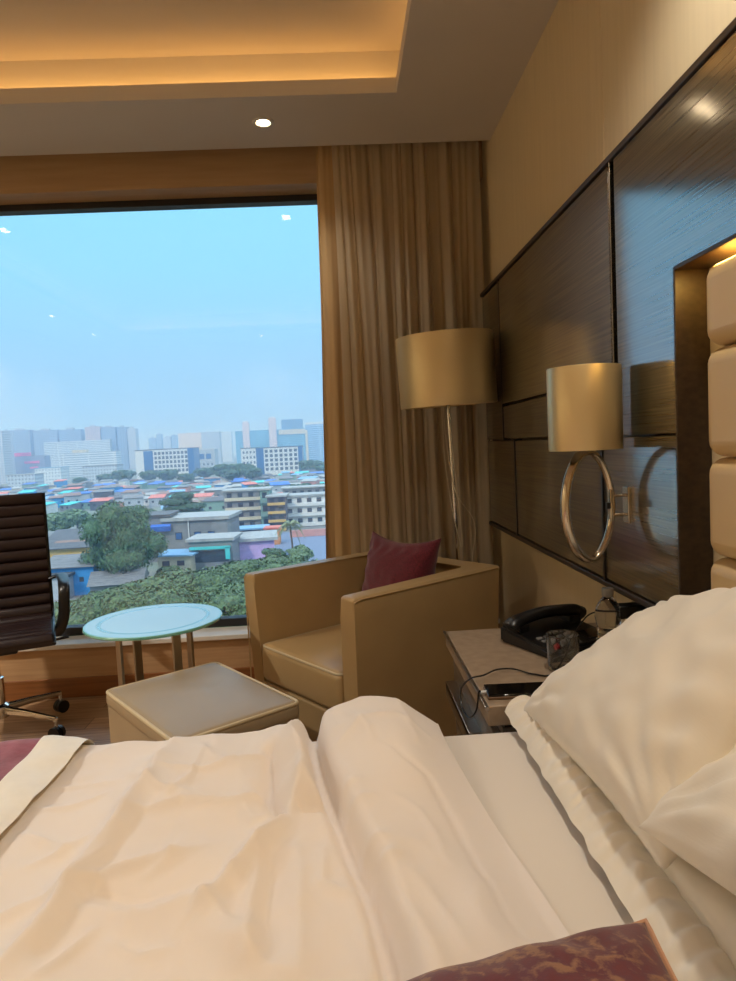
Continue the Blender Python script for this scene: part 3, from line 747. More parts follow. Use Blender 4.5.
def edge_drop(y, yend):
    d = y-(yend-.05)
    return d
nx, ny = 330, 420
bm = bmesh.new(); gv = []
for i in range(nx+1):
    u = i/nx; row = []
    for j in range(ny+1):
        v = j/ny
        y = -.60+(1.98+.30)*v            # arc length; past the edge it goes down
        ye = 1.385 + .018*nz(u*9, 2) 
        a_, b_ = xl(min(y,1.37)), xr(min(y,1.37))
        x = X0+(X1-X0)*u
        if x > b_+.002:  x = b_+.002 + (x-b_-.002)*.02
        rad = .055
        s = y-(ye-rad)
        if s <= 0: Yp, dz, k = y, 0, 0
        else:
            th_ = min(s/rad, pi/2); Yp = ye-rad+rad*sin(th_); dz = rad*(1-cos(th_))+max(0, s-rad*pi/2); k = min(1, s/rad)
        dm = .30-.235*sm(a_-.07, a_, x)          # the turned-back roll hangs only a little way over the edge
        if dz > dm: Yp -= min(.035, (dz-dm)*.6); dz = dm
        z = max(.606, surf(x, min(y, ye-.01))) - dz
        if s > rad: Yp += .012*nz(x*7, z*3, 5)
        z = max(z, .34)
        row.append(bm.verts.new((x, Yp, z)))
    gv.append(row)
for i in range(nx):
    for j in range(ny): bm.faces.new((gv[i][j], gv[i+1][j], gv[i+1][j+1], gv[i][j+1]))
dv = obj('duvet', bm, MLINEN, angle=180)
tag(dv, 'rumpled white duvet with its head end turned back, lying across the bed', 'duvet')

# --- bed runner over the foot of the duvet
def runner(x0, x1, off, y0, y1, wob=.006):
    def fn(u, v):
        s = -.62+2.25*v; x = x0+(x1-x0)*u + wob*nz(v*7, 1+x0)
        ye = 1.385; rad = .06; q = s-(ye-rad)
        if q <= 0: Yp, dz = s, 0
        else:
            th_ = min(q/rad, pi/2); Yp = ye-rad+rad*sin(th_); dz = rad*(1-cos(th_))+max(0, q-rad*pi/2)
        return V((x, Yp, duvet_z(x, min(s, ye-.02))+off-dz+.003*nz(x*30, s*12, 4)))
    return fn
rn = thing('bed_runner', 'burgundy bed runner with cream satin border across the foot of the bed', 'bed runner')
bm = grid(runner(-1.36, -.612, .012, 0, 0), 60, 150); obj('burgundy_field', bm, MRUN, rn, angle=180)
def bfn(u, v):
    f = runner(-.622, -.535, .0165, 0, 0)(u, v); f.z += .004*sin(pi*u); return f
bm = grid(bfn, 8, 150); obj('cream_border', bm, MCREAM, rn, angle=180)['label'] = 'cream satin border'

# --- pillows
def place(o, c, xdir, ydir):
    xd = V(xdir).normalized(); yd = V(ydir); yd = (yd-xd*yd.dot(xd)).normalized(); zd = xd.cross(yd)
    m = Matrix((xd, yd, zd)).transposed().to_4x4(); m.translation = c; o.matrix_world = m
def sleeping_pillow(name, w, h, th, seed, c, xd, yd, label, **k):
    o = obj(name, pillow(w, h, th, seed, n=64, pw=.46, **k), MPIL, angle=180); place(o, c, xd, yd)
    tag(o, label, 'pillow', 'bed pillows'); return o
# long lower pillow lying flat with a quilted flange along its front
lp = obj('pillow', pillow(1.02, .32, .10, 2, n=64, ear=.02, wr=.006, pw=.35), MPIL, angle=180); place(lp, (.535,.872,.652), (0,1,0), (-1,0,0))
tag(lp, 'flat white pillow with gathered flange edge lying lowest on the sheet', 'pillow', 'bed pillows')
def flg(u, v):
    y = -.525+1.05*u; x = .148+.068*v+.006*nz(u*24, v*2)
    z = -.012-.020*v + .020*sin(pi*min(1,v*1.0))+.007*nz(u*50, v*2.5, 2)*sin(pi*v)**.5+.0035*sin(u*190+4*nz(u*20,v))*sin(pi*v)
    return V((y, x, z))
bm = grid(flg, 260, 14); fo = obj('flange', bm, MPIL, lp, angle=180)
fo['label'] = 'gathered quilted flange'
p1 = sleeping_pillow('pillow', .63, .40, .16, 5, (.520, 1.06, .760), (0,1,-.10), (-.87,.0,-.49), 'plump white pillow leaning up toward the headboard beside the bedside cabinet', ear=.07, wr=.010, twist=.15, crease=.009)
p2 = sleeping_pillow('pillow', .60, .40, .14, 9, (.525, .53, .865), (0,.97,-.24), (-.90,.0,-.44), 'plump white pillow nearest the burgundy brocade cushion, corner overlapping the other pillow', ear=.05, wr=.012, crease=.009)

# --- brocade cushion
bc = obj('brocade_cushion', pillow(.47, .40, .13, 11, n=56, ear=.07, wr=.006), MBROC, angle=180)
place(bc, (.042, .408, .682), (1,.02,.20), (.06,1,.02))
tag(bc, 'burgundy and gold brocade cushion lying on the sheet in front of the pillows', 'cushion')
obj('piping', T(pillow_edge(.474, .404, .07), .0028, 6, True), mat('peach_piping', (206,160,128), .6), bc)['label'] = 'peach piping'

# ================================================================== THE CITY BELOW
GZ = -28.0
def G(x, y): return atZ(x, y, GZ)                       # a point on the ground of the city
def dist(y, x=160): return G(x, y).y
def facade(n, wall, dark, fl=3.4, bay=3.2, frac=.5, vert=False, rough=.6):
    """painted wall with rows of windows"""
    m, nt, b = newmat(n); b.inputs['Roughness'].default_value = rough
    tc = nt.nodes.new('ShaderNodeTexCoord'); br = nt.nodes.new('ShaderNodeTexBrick'); mp = nt.nodes.new('ShaderNodeMapping')
    cb = nt.nodes.new('ShaderNodeCombineXYZ'); sp_ = nt.nodes.new('ShaderNodeSeparateXYZ'); ad = nt.nodes.new('ShaderNodeMath')
    nt.links.new(tc.outputs['Object'], sp_.inputs[0]); nt.links.new(sp_.outputs[0], ad.inputs[0]); nt.links.new(sp_.outputs[1], ad.inputs[1])
    nt.links.new(ad.outputs[0], cb.inputs[0]); nt.links.new(sp_.outputs[2], cb.inputs[1]); nt.links.new(cb.outputs[0], br.inputs[0])
    br.offset = 0; br.inputs['Scale'].default_value = 1
    br.inputs['Brick Width'].default_value = bay; br.inputs['Row Height'].default_value = fl
    br.inputs['Mortar Size'].default_value = fl*(1-frac)*.5; br.inputs['Mortar Smooth'].default_value = 0
    if vert: br.inputs['Brick Width'].default_value = bay; br.inputs['Row Height'].default_value = 400
    br.inputs['Color1'].default_value = lin(dark); br.inputs['Color2'].default_value = lin(tuple(int(c*.9+12) for c in dark)); br.inputs['Mortar'].default_value = lin(wall)
    nt.links.new(br.outputs[0], b.inputs['Base Color']); return m
def plain(n, c, rough=.8, v=.10): return mat(n, c, rough, var=v, vs=(.35,.35,.9), detail=6)
def corr(n, c, c2): return mat(n, c, .6, c2=c2, vs=(.5,2.5,.5), detail=6)
PW = {k: plain('plaster_'+k, c) for k, c in dict(white=(214,210,202), cream=(206,190,160), grey=(128,128,126), pale=(172,176,178), pink=(204,146,134), orange=(206,136,86), blue=(52,140,200), green=(122,152,138), lilac=(196,164,206), yellow=(204,164,92), dark=(82,82,88)).items()}
RF = {k: corr('roof_'+k, c, d) for k, c, d in (('grey',(96,92,88),(136,130,124)),('dark',(64,62,62),(100,96,92)),('blue sheet',(36,90,180),(70,126,200)),('rust',(120,88,70),(152,116,94)),('pale',(140,140,134),(178,174,166)),('turquoise',(40,180,176),(80,200,192)),('light blue',(96,146,180),(140,178,200)),('red',(200,98,78),(218,124,100)))}
MWIN = mat('dark_window', (54,62,72), .25)
MBLUEG = mat('blue_glass', (44,92,140), .2)
MTEALG = facade('teal_curtain_wall', (120,176,196), (70,132,164), 3.6, 30, .6, rough=.3)
def bld(name, label, cat, x0, x1, ytop, ybase, m, depth=None, rotz=0, group=None, D=None):
    """block standing on the city ground; its ground line was read off at ybase. returns Empty, width, height, depth"""
    xm = (x0+x1)/2
    p = G(xm, ybase); a = atY(x0, ybase, p.y); b = atY(x1, ybase, p.y); t = atY(xm, ytop, p.y)
    w_, h_ = b.x-a.x, t.z-GZ; d_ = depth or w_*.6
    e = thing(name, label, cat, ((a.x+b.x)/2, p.y, GZ), rotz, group)
    wl = obj('walls', B((-w_/2, 0, -1), (w_/2, d_, h_)), m, e, smooth=False)
    return e, w_, h_, d_
def slab(e, w_, h_, d_, m, name='roof', ov=.5, t=.6, z=None):
    z = h_ if z is None else z
    return obj(name, B((-w_/2-ov, -ov, z), (w_/2+ov, d_+ov, z+t)), m, e, smooth=False)
def win(e, x, z, w_, h_, m=MWIN, y=0, name='window', mesh={}):
    k = (round(w_,2), round(h_,2), m.name)
    if k not in mesh:
        o = obj(name, B((-w_/2, -.12, -h_/2), (w_/2, .05, h_/2)), m, e, loc=(x, y, z), smooth=False); mesh[k] = o.data; return o
    o = bpy.data.objects.new(name, mesh[k]); COL.objects.link(o); o.parent = e; o.location = (x, y, z); return o

gm = mat('city_ground', (126,122,116), .9, c2=(110,122,92), vs=(.02,.02,.02), detail=8)
bm = bmesh.new(); box(bm, (-2600, 20, GZ-2), (2400, 5200, GZ)); struct(obj('ground', bm, gm, smooth=False))

# skyline towers far off
TW = [facade('tower_pale', (186,188,190), (120,130,144), 3.2, 4, .45), facade('tower_blue', (140,158,178), (84,104,132), 3.2, 5, .5), facade('tower_rose', (200,174,164), (130,128,138), 3.2, 4.5, .45)]
def tower(x0, x1, yt, d, k, label):
    xm = (x0+x1)/2; yb = 444+.049*(368-xm) + 29.2/d*FPX
    e, w_, h_, dp = bld('tower_block', label, 'tower block', x0, x1, yt, yb, TW[k], 22, 0, 'distant tower blocks')
    slab(e, w_*.35, h_, 8, TW[0], 'roof_tank_room', 0, 4); return e
tower(-14, 6, 431, 900, 0, 'nearest pale tower block rising at the window edge behind the office chair')
tower(7.5, 10.5, 431, 1250, 0, 'very thin pale tower next to the pale tower block at the window edge')
for i, (x0, x1, yt, k, lb) in enumerate(((12,33,430,1,'broad bluish tower block second from the left of the skyline'),(36.5,60,430,1,'broad bluish tower block just left of the middle of the long tower row'),(62,84,429.5,1,'broad bluish tower block left of the rose tower'),(88,103,426.5,2,'rose coloured tower block in the long tower row'),(104,118,427,1,'bluish tower block between the rose tower and the last pale tower'),(120,129,427,1,'narrow bluish tower at the right end of the tower row'),(130,138,428.5,0,'slim white tower ending the tower row'))):
    tower(x0, x1, yt, 1450, k, lb)
for i, (x0, x1, yt, k, lb) in enumerate(((150,157,438,1,'small hazy tower first in the far gap of the skyline'),(158,163,434,1,'slim tallest hazy tower in the far gap of the skyline'),(165,172,437,0,'pale hazy tower in the middle of the far gap of the skyline'),(173,178,435,1,'hazy bluish tower left of the cream apartments'))):
    tower(x0, x1, yt, 2300, k, lb)

# mid distance blocks
FO = facade('floors_white', (214,216,214), (136,152,166), 3.6, 40, .5); FO2 = facade('floors_grey', (190,196,198), (120,132,146), 3.4, 3.2, .5)
FCR = facade('cream_balconies', (232,206,168), (206,160,120), 3.3, 3.6, .4); FWG = facade('white_windows', (212,216,214), (140,156,168), 3.4, 3.2, .45)
FPL = facade('dark_offices', (110,118,140), (84,92,116), 3.6, 4, .5)
e, w_, h_, d_ = bld('office_block', 'long white office block with stacked floor bands below the tower row', 'office block', 46, 112, 441, 472, FO, 30)
slab(e, w_, h_, d_, PW['pale'])
e, w_, h_, d_ = bld('office_block', 'white stepped office block with cream end in front of the floor-banded office', 'office block', 62, 118, 452.5, 476, FO, 24)
slab(e, w_, h_, d_, PW['pale']); obj('upper_storey', B((-w_*.3, 3, h_), (-w_*.05, 14, h_+5)), PW['cream'], e, smooth=False)
e, w_, h_, d_ = bld('shop_block', 'dark block with magenta hoardings on its roof below the towers', 'building', 12, 46, 456, 476, FPL, 26)
MMAG = mat('magenta_sheet', (226,40,120), .6)
for (a, b, z0, z1) in ((-.48,.12,1.0,1.18),(-.1,.35,.62,.74),(.05,.3,.36,.46)):
    obj('hoarding', B((a*w_, -1.2, z0*h_), (b*w_, -.4, z1*h_)), MMAG, e, smooth=False)['label'] = 'magenta hoarding panel'
e, w_, h_, d_ = bld('apartment_block', 'pale apartment block with dark storeys beside the magenta hoardings', 'apartment block', 8, 36, 475, 492, FO2, 20)
slab(e, w_, h_, d_, RF['pale'])
e, w_, h_, d_ = bld('apartment_block', 'white block with flat roof and bright window row above the office chair', 'apartment block', 36, 62, 468, 488, FWG, 22); slab(e, w_, h_, d_, RF['light blue'])
e, w_, h_, d_ = bld('apartment_block', 'grey blue four storey block left of the office with the window grid', 'apartment block', 84, 118, 466, 484, FO2, 22); slab(e, w_, h_, d_, RF['grey'])
# office with window grid
e, w_, h_, d_ = bld('office_block', 'long white office block with square window grid and white end tower', 'office block', 137, 195, 449.5, 478, PW['white'], 34)
obj('glass_bay', B((-w_*.36, -.5, 0), (-w_*.20, .2, h_*.97)), MBLUEG, e, smooth=False)['label'] = 'blue glass bay'
obj('glass_bay', B((w_*.40, -.5, 0), (w_*.5+.3, d_, h_*1.01)), MBLUEG, e, smooth=False)['label'] = 'dark blue glass end'
slab(e, w_, h_, d_, PW['dark'], 'roof', .4, 1)
for r_ in range(5):
    for c_ in range(9): win(e, -w_*.155+c_*w_*.066, h_*(.92-.155*r_)-1.6, w_*.042, h_*.10)
e, w_, h_, d_ = bld('office_block', 'small white office block with two large dark windows', 'office block', 195, 216, 449.5, 474, PW['pale'], 26)
for c_ in range(2): win(e, -w_*.12+c_*w_*.32, h_*.72, w_*.24, h_*.22, MBLUEG)
for c_ in range(4): win(e, -w_*.25+c_*w_*.2, h_*.40, w_*.08, h_*.08)
slab(e, w_, h_, d_, PW['white'], 'roof', .4, 1)
e, w_, h_, d_ = bld('apartment_block', 'cream apartment block with orange balconies on the skyline', 'apartment block', 180, 203, 433, 464, FCR, 26); slab(e, w_, h_, d_, PW['cream'])
e, w_, h_, d_ = bld('apartment_block', 'plain pale block joined to the cream apartments', 'apartment block', 203, 221, 432, 464, PW['pale'], 26); slab(e, w_, h_, d_, PW['white'])
e, w_, h_, d_ = bld('apartment_block', 'white apartment block with blue window columns left of the glass offices', 'apartment block', 220, 232.5, 432, 462, FWG, 26); slab(e, w_, h_, d_, PW['white'])
# glass office complex
e, w_, h_, d_ = bld('glass_office', 'teal glass office complex with two rose stair towers', 'office complex', 237, 312, 429.5, 463, MTEALG, 40)
for a, b, z in ((-.40,-.31,1.25),(-.05,.05,1.34)):
    c_ = obj('stair_tower', B((a*w_, -3, 0), (b*w_, 6, h_*z)), facade('rose_stairs', (222,196,184), (170,150,150), 3.6, 6, .35), e, smooth=False); c_['label'] = 'rose stair tower'
    obj('tower_cap', B((a*w_+2, -1, h_*z), (b*w_-2, 4, h_*z+3)), PW['white'], c_, smooth=False)
obj('upper_glass', B((w_*.12, 2, h_), (w_*.40, 30, h_*1.28)), mat('grey_glass', (96,132,160), .25), e, smooth=False)
obj('band', B((w_*.08, -2, h_*.84), (w_*.5, .5, h_*.98)), PW['cream'], e, smooth=False)
e, w_, h_, d_ = bld('glass_office', 'blue striped glass office at the curtain edge with a white crown', 'office complex', 307, 335, 424, 462, facade('blue_bands', (186,206,222), (66,128,176), 3.8, 60, .62, rough=.3), 34)
slab(e, w_, h_, d_, PW['white'], 'crown', 0, 4); obj('side_wall', B((-w_*.5-.5, -1.5, 0), (-w_*.5+4, 3, h_*.86)), PW['cream'], e, smooth=False)
# pair of white offices
e, w_, h_, d_ = bld('office_block', 'bright white office block with square window grid in front of the glass complex', 'office block', 257.5, 303, 447.5, 474.5, PW['white'], 30)
obj('glass_bay', B((-w_*.5-.3, -.4, 0), (-w_*.34, 12, h_*1.01)), MBLUEG, e, smooth=False)['label'] = 'dark blue glass bay'
obj('glass_bay', B((w_*.42, -.4, 0), (w_*.5+.4, d_, h_*1.01)), MBLUEG, e, smooth=False)['label'] = 'dark blue glass end'
slab(e, w_, h_, d_, PW['dark'], 'roof', .4, 1)
for r_ in range(5):
    for c_ in range(7): win(e, -w_*.28+c_*w_*.107, h_*(.90-.165*r_)-.6, w_*.064, h_*.105)
e, w_, h_, d_ = bld('office_block', 'small white office block with nine windows left of the bright white office', 'office block', 242, 258, 448.5, 472, PW['white'], 30)
slab(e, w_, h_, d_, PW['dark'], 'roof', .4, 1)
for r_ in range(3):
    for c_ in range(4): win(e, -w_*.33+c_*w_*.22, h_*(.86-.22*r_)-.6, w_*.11, h_*.10)
e, w_, h_, d_ = bld('apartment_block', 'low cream block peeping over the bright white office roof', 'apartment block', 256, 284, 440.5, 462, PW['cream'], 20); slab(e, w_, h_, d_, PW['white'])

# ---------------- shacks and small houses
wk = ['white','cream','grey','pale','pink','blue','green','grey','pale','white','dark']
rk = ['grey','dark','blue sheet','rust','pale','grey','light blue','pale','rust','grey','dark','red','pale','turquoise','rust','grey']
rs_ = random.Random(11); shack_mesh = {}
def shack(p, w_, h_, d_, wc, rc, rot, label, win2=True):
    e = thing('small_house', label, 'house', (p[0], p[1], GZ), rot, 'small houses of the settlement')
    sz = (round(w_), round(h_*2)/2, round(d_))
    k = sz+(wc,)
    if k not in shack_mesh:
        o = obj('walls', B((-sz[0]/2, 0, -.5), (sz[0]/2, sz[2], sz[1])), PW[wc], e, smooth=False); shack_mesh[k] = o.data
    else: o = bpy.data.objects.new('walls', shack_mesh[k]); COL.objects.link(o); o.parent = e
    k = sz+(rc,'r')
    if k not in shack_mesh:
        bm = bmesh.new(); vs = box(bm, (-sz[0]/2-.4, -.6, sz[1]), (sz[0]/2+.4, sz[2]+.3, sz[1]+.18))
        for v in vs: v.co.z += .12*(v.co.y)
        o = obj('roof', bm, RF[rc], e, smooth=False); shack_mesh[k] = o.data
    else: o = bpy.data.objects.new('roof', shack_mesh[k]); COL.objects.link(o); o.parent = e
    if win2:
        for sx_ in (-.25, .25): win(e, sx_*sz[0], sz[1]*.6, 1.2, 1.2)
rows = [('far',700,560),('farther',560,455),('middle',455,375),('nearer',375,300)]
for nm, Da, Db in rows:
    n = {'far':72,'farther':80,'middle':80,'nearer':52}[nm]
    for k in range(n):
        t = (k+rs_.random()*.8)/n; D = Da+(Db-Da)*((k*.382) % 1)
        x = (-16+t*348 - 340)/FPX*D
        px = 340+x/D*FPX
        wc, rc = rs_.choice(wk), rs_.choice(rk)
        h_ = rs_.choice((3.5,4,5,6,7.5)); 
        if nm == 'nearer' and (40 < px < 165): continue
        side = 'behind the office chair' if px < 45 else 'above the big tree' if px < 165 else 'behind the flat-roofed grey house' if px < 235 else 'behind the flats by the curtain'
        shack((x, D), rs_.uniform(6,12), h_, rs_.uniform(6,10), wc, rc, rs_.uniform(-.5,.5), '%s shack with %s roof, %s row, %s' % (wc, rc.replace(' sheet',''), nm, side), D < 420)

# ---------------- nearer buildings with their own looks
e, w_, h_, d_ = bld('shed', 'bright blue shed with a grey sheet roof below the big tree', 'shed', 44, 95, 567, 596, PW['blue'], 8, .05)
bm = bmesh.new(); vs = box(bm, (-w_/2-.4, -.8, h_), (w_/2+.4, d_+.5, h_+.2))
for v in vs: v.co.z += .16*v.co.y
obj('roof', bm, RF['grey'], e, smooth=False); win(e, w_*.26, h_*.55, .9, 1.0)
obj('door', B((-w_*.1-.5, -.1, 0), (-w_*.1+.5, .05, 2.2)), PW['pale'], e, smooth=False)
e, w_, h_, d_ = bld('kiosk', 'small grey porch hut in front of the blue shed', 'hut', 48, 68, 578, 600, PW['pale'], 4); slab(e, w_, h_, d_, RF['dark'])
e, w_, h_, d_ = bld('shed', 'wide shed with layered dark sheet roof behind the blue shed', 'shed', 42, 90, 548, 570, PW['yellow'], 16, .1)
bm = bmesh.new(); vs = box(bm, (-w_/2-.6, -1, h_), (w_/2+.6, d_+1, h_+.25))
for v in vs: v.co.z += .18*v.co.y
obj('roof', bm, RF['dark'], e, smooth=False)
obj('roof_sheet', B((-w_*.3, 4, h_+1.2), (w_*.55, 10, h_+1.5), rot=Matrix.Rotation(.17, 3, 'X')), RF['rust'], e, smooth=False)
e, w_, h_, d_ = bld('shed', 'low shed with a long grey ridge roof under the big tree', 'shed', 92, 142, 584, 600, PW['grey'], 9, .16)
bm = bmesh.new(); vv = [(-w_/2-.5,-.8,h_),(w_/2+.5,-.8,h_),(w_/2+.5,d_+.8,h_),(-w_/2-.5,d_+.8,h_),(-w_/2-.5,d_/2,h_+2.2),(w_/2+.5,d_/2,h_+2.2)]
bv = [bm.verts.new(p) for p in vv]
for f in ((0,1,5,4),(2,3,4,5),(0,4,3),(1,2,5),(3,2,1,0)): bm.faces.new([bv[i] for i in f])
obj('roof', bm, RF['grey'], e, smooth=False)
e, w_, h_, d_ = bld('house', 'flat-roofed grey concrete house with pale roof edge between the trees', 'house', 166, 230, 520, 560, PW['grey'], 14, -.08)
slab(e, w_, h_, d_, RF['pale'], 'roof', .8, .9)
for x in (-.28,.02,.24): f = win(e, x*w_, h_*.62, 1.9, 2.0); obj('pane', B((-.75,-.16,-.8),(.75,-.1,.8)), MBLUEG, f, smooth=False)
obj('downpipe', B((-w_*.12, -.4, 0), (-w_*.12+.25, -.1, h_)), PW['white'], e, smooth=False)
e, w_, h_, d_ = bld('house', 'grey house with a bright blue tarpaulin left of the flat-roofed house', 'house', 142, 172, 517, 562, PW['grey'], 12, .05)
slab(e, w_, h_, d_, RF['dark'])
obj('tarpaulin', B((-w_*.45, -1.6, h_*.70), (w_*.55, -.1, h_*.82), rot=Matrix.Rotation(.35, 3, 'X')), RF['blue sheet'], e, smooth=False)['label'] = 'bright blue tarpaulin'
win(e, .2*w_, h_*.45, 2.2, 2.6)
e, w_, h_, d_ = bld('house', 'low cream building with small dark openings above the near trees', 'house', 158, 192, 556, 574, PW['cream'], 8, -.12); slab(e, w_, h_, d_, RF['light blue'], 'roof', 1, .4)
for x in (-.25,.2): win(e, x*w_, h_*.6, 1.8, 1.2)
e, w_, h_, d_ = bld('shop', 'low building with a turquoise awning frame above the near trees', 'building', 190, 234, 541, 570, PW['grey'], 10, -.05); slab(e, w_, h_, d_, RF['pale'], 'roof', .6, .7)
obj('opening', B((-w_*.42, -.15, h_*.28), (w_*.40, .1, h_*.66)), MWIN, e, smooth=False)
obj('awning', B((-w_*.46, -1.4, h_*.74), (w_*.46, -.1, h_*.82)), RF['turquoise'], e, smooth=False)['label'] = 'turquoise awning edge'
obj('awning_post', B((w_*.36, -1.4, h_*.38), (w_*.46, -1.1, h_*.80)), RF['turquoise'], e, smooth=False)
e, w_, h_, d_ = bld('warehouse', 'long low building with lilac wall and white roof edge', 'building', 232, 275, 541, 562, PW['lilac'], 14, .10); slab(e, w_, h_, d_, RF['pale'], 'roof', 1, .8)
e, w_, h_, d_ = bld('warehouse', 'dark open shed behind the lilac building', 'shed', 226, 268, 530, 545, PW['dark'], 8, .08); slab(e, w_, h_, d_, RF['light blue'], 'roof', .6, .5)
e, w_, h_, d_ = bld('stall', 'small stall with an orange red awning beside the palm', 'stall', 266, 280, 529, 545, PW['red' if 'red' in PW else 'orange'], 5); slab(e, w_, h_, d_, RF['red'], 'roof', .5, .5)
def flats(label, x0, x1, yt, yb, wallk, bandk, floors, bays, rot=0, win_w=1.7):
    e, w_, h_, d_ = bld('apartment_block', label, 'apartment block', x0, x1, yt, yb, PW[wallk], 12, rot)
    slab(e, w_, h_, d_, RF['pale'], 'roof', .6, .6)
    fh = h_/floors
    for f in range(floors):
        obj('balcony', B((-w_*.48, -1.1, f*fh+.2), (w_*.48, -.05, f*fh+fh*.36)), PW[bandk], e, smooth=False)
        for b_ in range(bays):
            win(e, -w_*.5+w_*(b_+.5)/bays, f*fh+fh*.62, win_w, fh*.42)
    return e
flats('grey three storey flats with cream balconies left of the yellow block', 226, 269, 491, 530, 'grey', 'cream', 4, 4, .05)
flats('narrow green stair block between the grey flats and the yellow block', 262, 271, 490, 530, 'green', 'green', 3, 1, 0)
flats('three storey block with yellow orange balconies behind the palm', 269, 287, 497, 531, 'dark', 'yellow', 4, 2, 0)
flats('white two storey houses with balconies at the curtain edge', 286, 335, 496, 526, 'white', 'white', 3, 5, .06)
flats('dim grey row of flats behind the palm and yellow block', 284, 330, 488, 512, 'grey', 'dark', 2, 6, .05)
e, w_, h_, d_ = bld('boundary_wall', 'long pink boundary wall right of the palm', 'wall', 290, 345, 529, 536, PW['pink'], .6, .05)
struct(obj('road', B((-34, 150, GZ), (-4, 236, GZ+.05)), mat('asphalt', (112,122,140), .8), smooth=False))

# ---------------- trees
def leaf_mesh(name, blobs, nleaf, size, seed, flat=.0, m=None):
    """leafy crown: leaf cards scattered through the outer shell of a set of lobes, over a solid core"""
    rd = random.Random(seed); bm = bmesh.new()
    vol = [b[3]*b[4] for b in blobs]; tot = sum(vol)
    for (cx, cy, cz, rx_, rz_) in blobs:
        r = bmesh.ops.create_icosphere(bm, subdivisions=2, radius=1)
        for v in r['verts']:
            k = .80+.15*nz(v.co.x*2+cx, v.co.y*2+cy, v.co.z*2+cz)
            v.co = V((cx+v.co.x*rx_*k, cy+v.co.y*rx_*k, cz+v.co.z*rz_*k))
    for b, vv_ in zip(blobs, vol):
        for k in range(int(nleaf*vv_/tot)):
            while True:
                d = V((rd.uniform(-1,1), rd.uniform(-1,1), rd.uniform(-1,1)))
                if .1 < d.length < 1: break
            d.normalize(); q = rd.uniform(.80, 1.10)+.10*nz(d.x*3+b[0], d.y*3, d.z*3)
            p = V((b[0]+d.x*b[3]*q, b[1]+d.y*b[3]*q, b[2]+d.z*b[4]*q))
            n = (d + V((rd.uniform(-.7,.7), rd.uniform(-.7,.7), rd.uniform(-.2,.9)))).normalized()
            a = n.cross(V((rd.uniform(-1,1), rd.uniform(-1,1), rd.uniform(-1,1)))).normalized(); c = n.cross(a)
            s = size*rd.uniform(.6,1.3)
            vs = [bm.verts.new(p+a*s), bm.verts.new(p+c*s*.55+n*s*.15), bm.verts.new(p-a*s), bm.verts.new(p-c*s*.55+n*s*.15)]
            bm.faces.new(vs)
    me = bpy.data.meshes.new(name); bm.to_mesh(me); bm.free(); me.materials.append(m); return me
def leafmat(n, c, c2): 
    m = mat(n, c, .55, c2=c2, vs=(.8,.8,.8), detail=6); return m
ML1 = leafmat('mango_leaves', (42,68,36), (108,128,74)); ML2 = leafmat('banyan_leaves', (44,74,44), (88,118,68)); ML3 = leafmat('pale_leaves', (88,114,78), (126,146,98)); ML4 = leafmat('almond_leaves', (40,74,56), (72,108,76))
MBARK = mat('bark', (92,76,60), .9, var=.2, vs=(2,2,2))
def lobes(seed, n, R, H, rr=.5, zz=.75):
    rd = random.Random(seed); out = [(0,0,0,R*.72,H*.62)]
    for k in range(n):
        a = rd.uniform(0, 2*pi); q = R*(1-rr*.8)*sqrt(rd.random()); z = H*rd.uniform(-.35,.55)*(1-(q/R)**2*.6)
        out.append((q*cos(a), q*sin(a), z, R*rr*rd.uniform(.7,1.1), H*rr*rd.uniform(.6,1)*zz))
    return out
CR = {'near1': leaf_mesh('crown', lobes(1,16,7.5,5.2,.42), 17000, .27, 1, m=ML1), 'near2': leaf_mesh('crown', lobes(2,15,7,5,.42), 17000, .27, 2, m=ML1),
      'big': leaf_mesh('crown', lobes(5,22,8.2,8.6,.38), 20000, .28, 3, m=ML2),
      'layer': leaf_mesh('crown', [(0,0,-2.5,7.5,1.3),(1.5,0,-.6,7,1.2),(-1.5,-1,1.2,5.5,1.2),(.6,.3,2.8,3.8,1.3),(-4,-1,-3.5,4.5,1.2),(4.5,0,-3.2,4.2,1.1)], 12000, .32, 4, m=ML4),
      'mid': leaf_mesh('crown', lobes(9,10,6,4.4,.45), 2600, .62, 6, m=ML3), 'midd': leaf_mesh('crown', lobes(12,10,6,4.4,.45), 2600, .62, 6, m=ML2), 'far': leaf_mesh('crown', lobes(15,9,9,6,.45), 1400, 1.0, 7, m=ML2)}
def tree(kind, x, y, D, s, label, sz=1.0, group='trees below the window'):
    p = atY(x, y, D); e = thing('leafy_tree', label, 'tree', (p.x, p.y, GZ), 0, group)
    c = bpy.data.objects.new('crown', CR[kind]); COL.objects.link(c); c.parent = e; zc_ = min(p.z-GZ, s*sz*{'far':9,'mid':7,'midd':6}.get(kind, 99)); c.location = (0, 0, zc_); c.scale = (s, s, s*sz); c.rotation_euler = (0, 0, (x*1.7) % 6.28)
    hh_ = zc_
    obj('trunk', T([(0,0,-.5),(.2,.1,hh_*.5),(0,0,hh_)], [.5*s,.4*s,.3*s], 8), MBARK, e); return e
nearlab = ['below the office chair arm', 'under the left rim of the glass table', 'just below the grey ridge-roofed shed', 'lowest in the middle of the window above the glass table', 'below the cream building', 'under the turquoise awning building', 'below the lilac building', 'at the armchair top by the palm', 'lowest beside the left arm of the armchair', 'behind the armchair near the curtain']
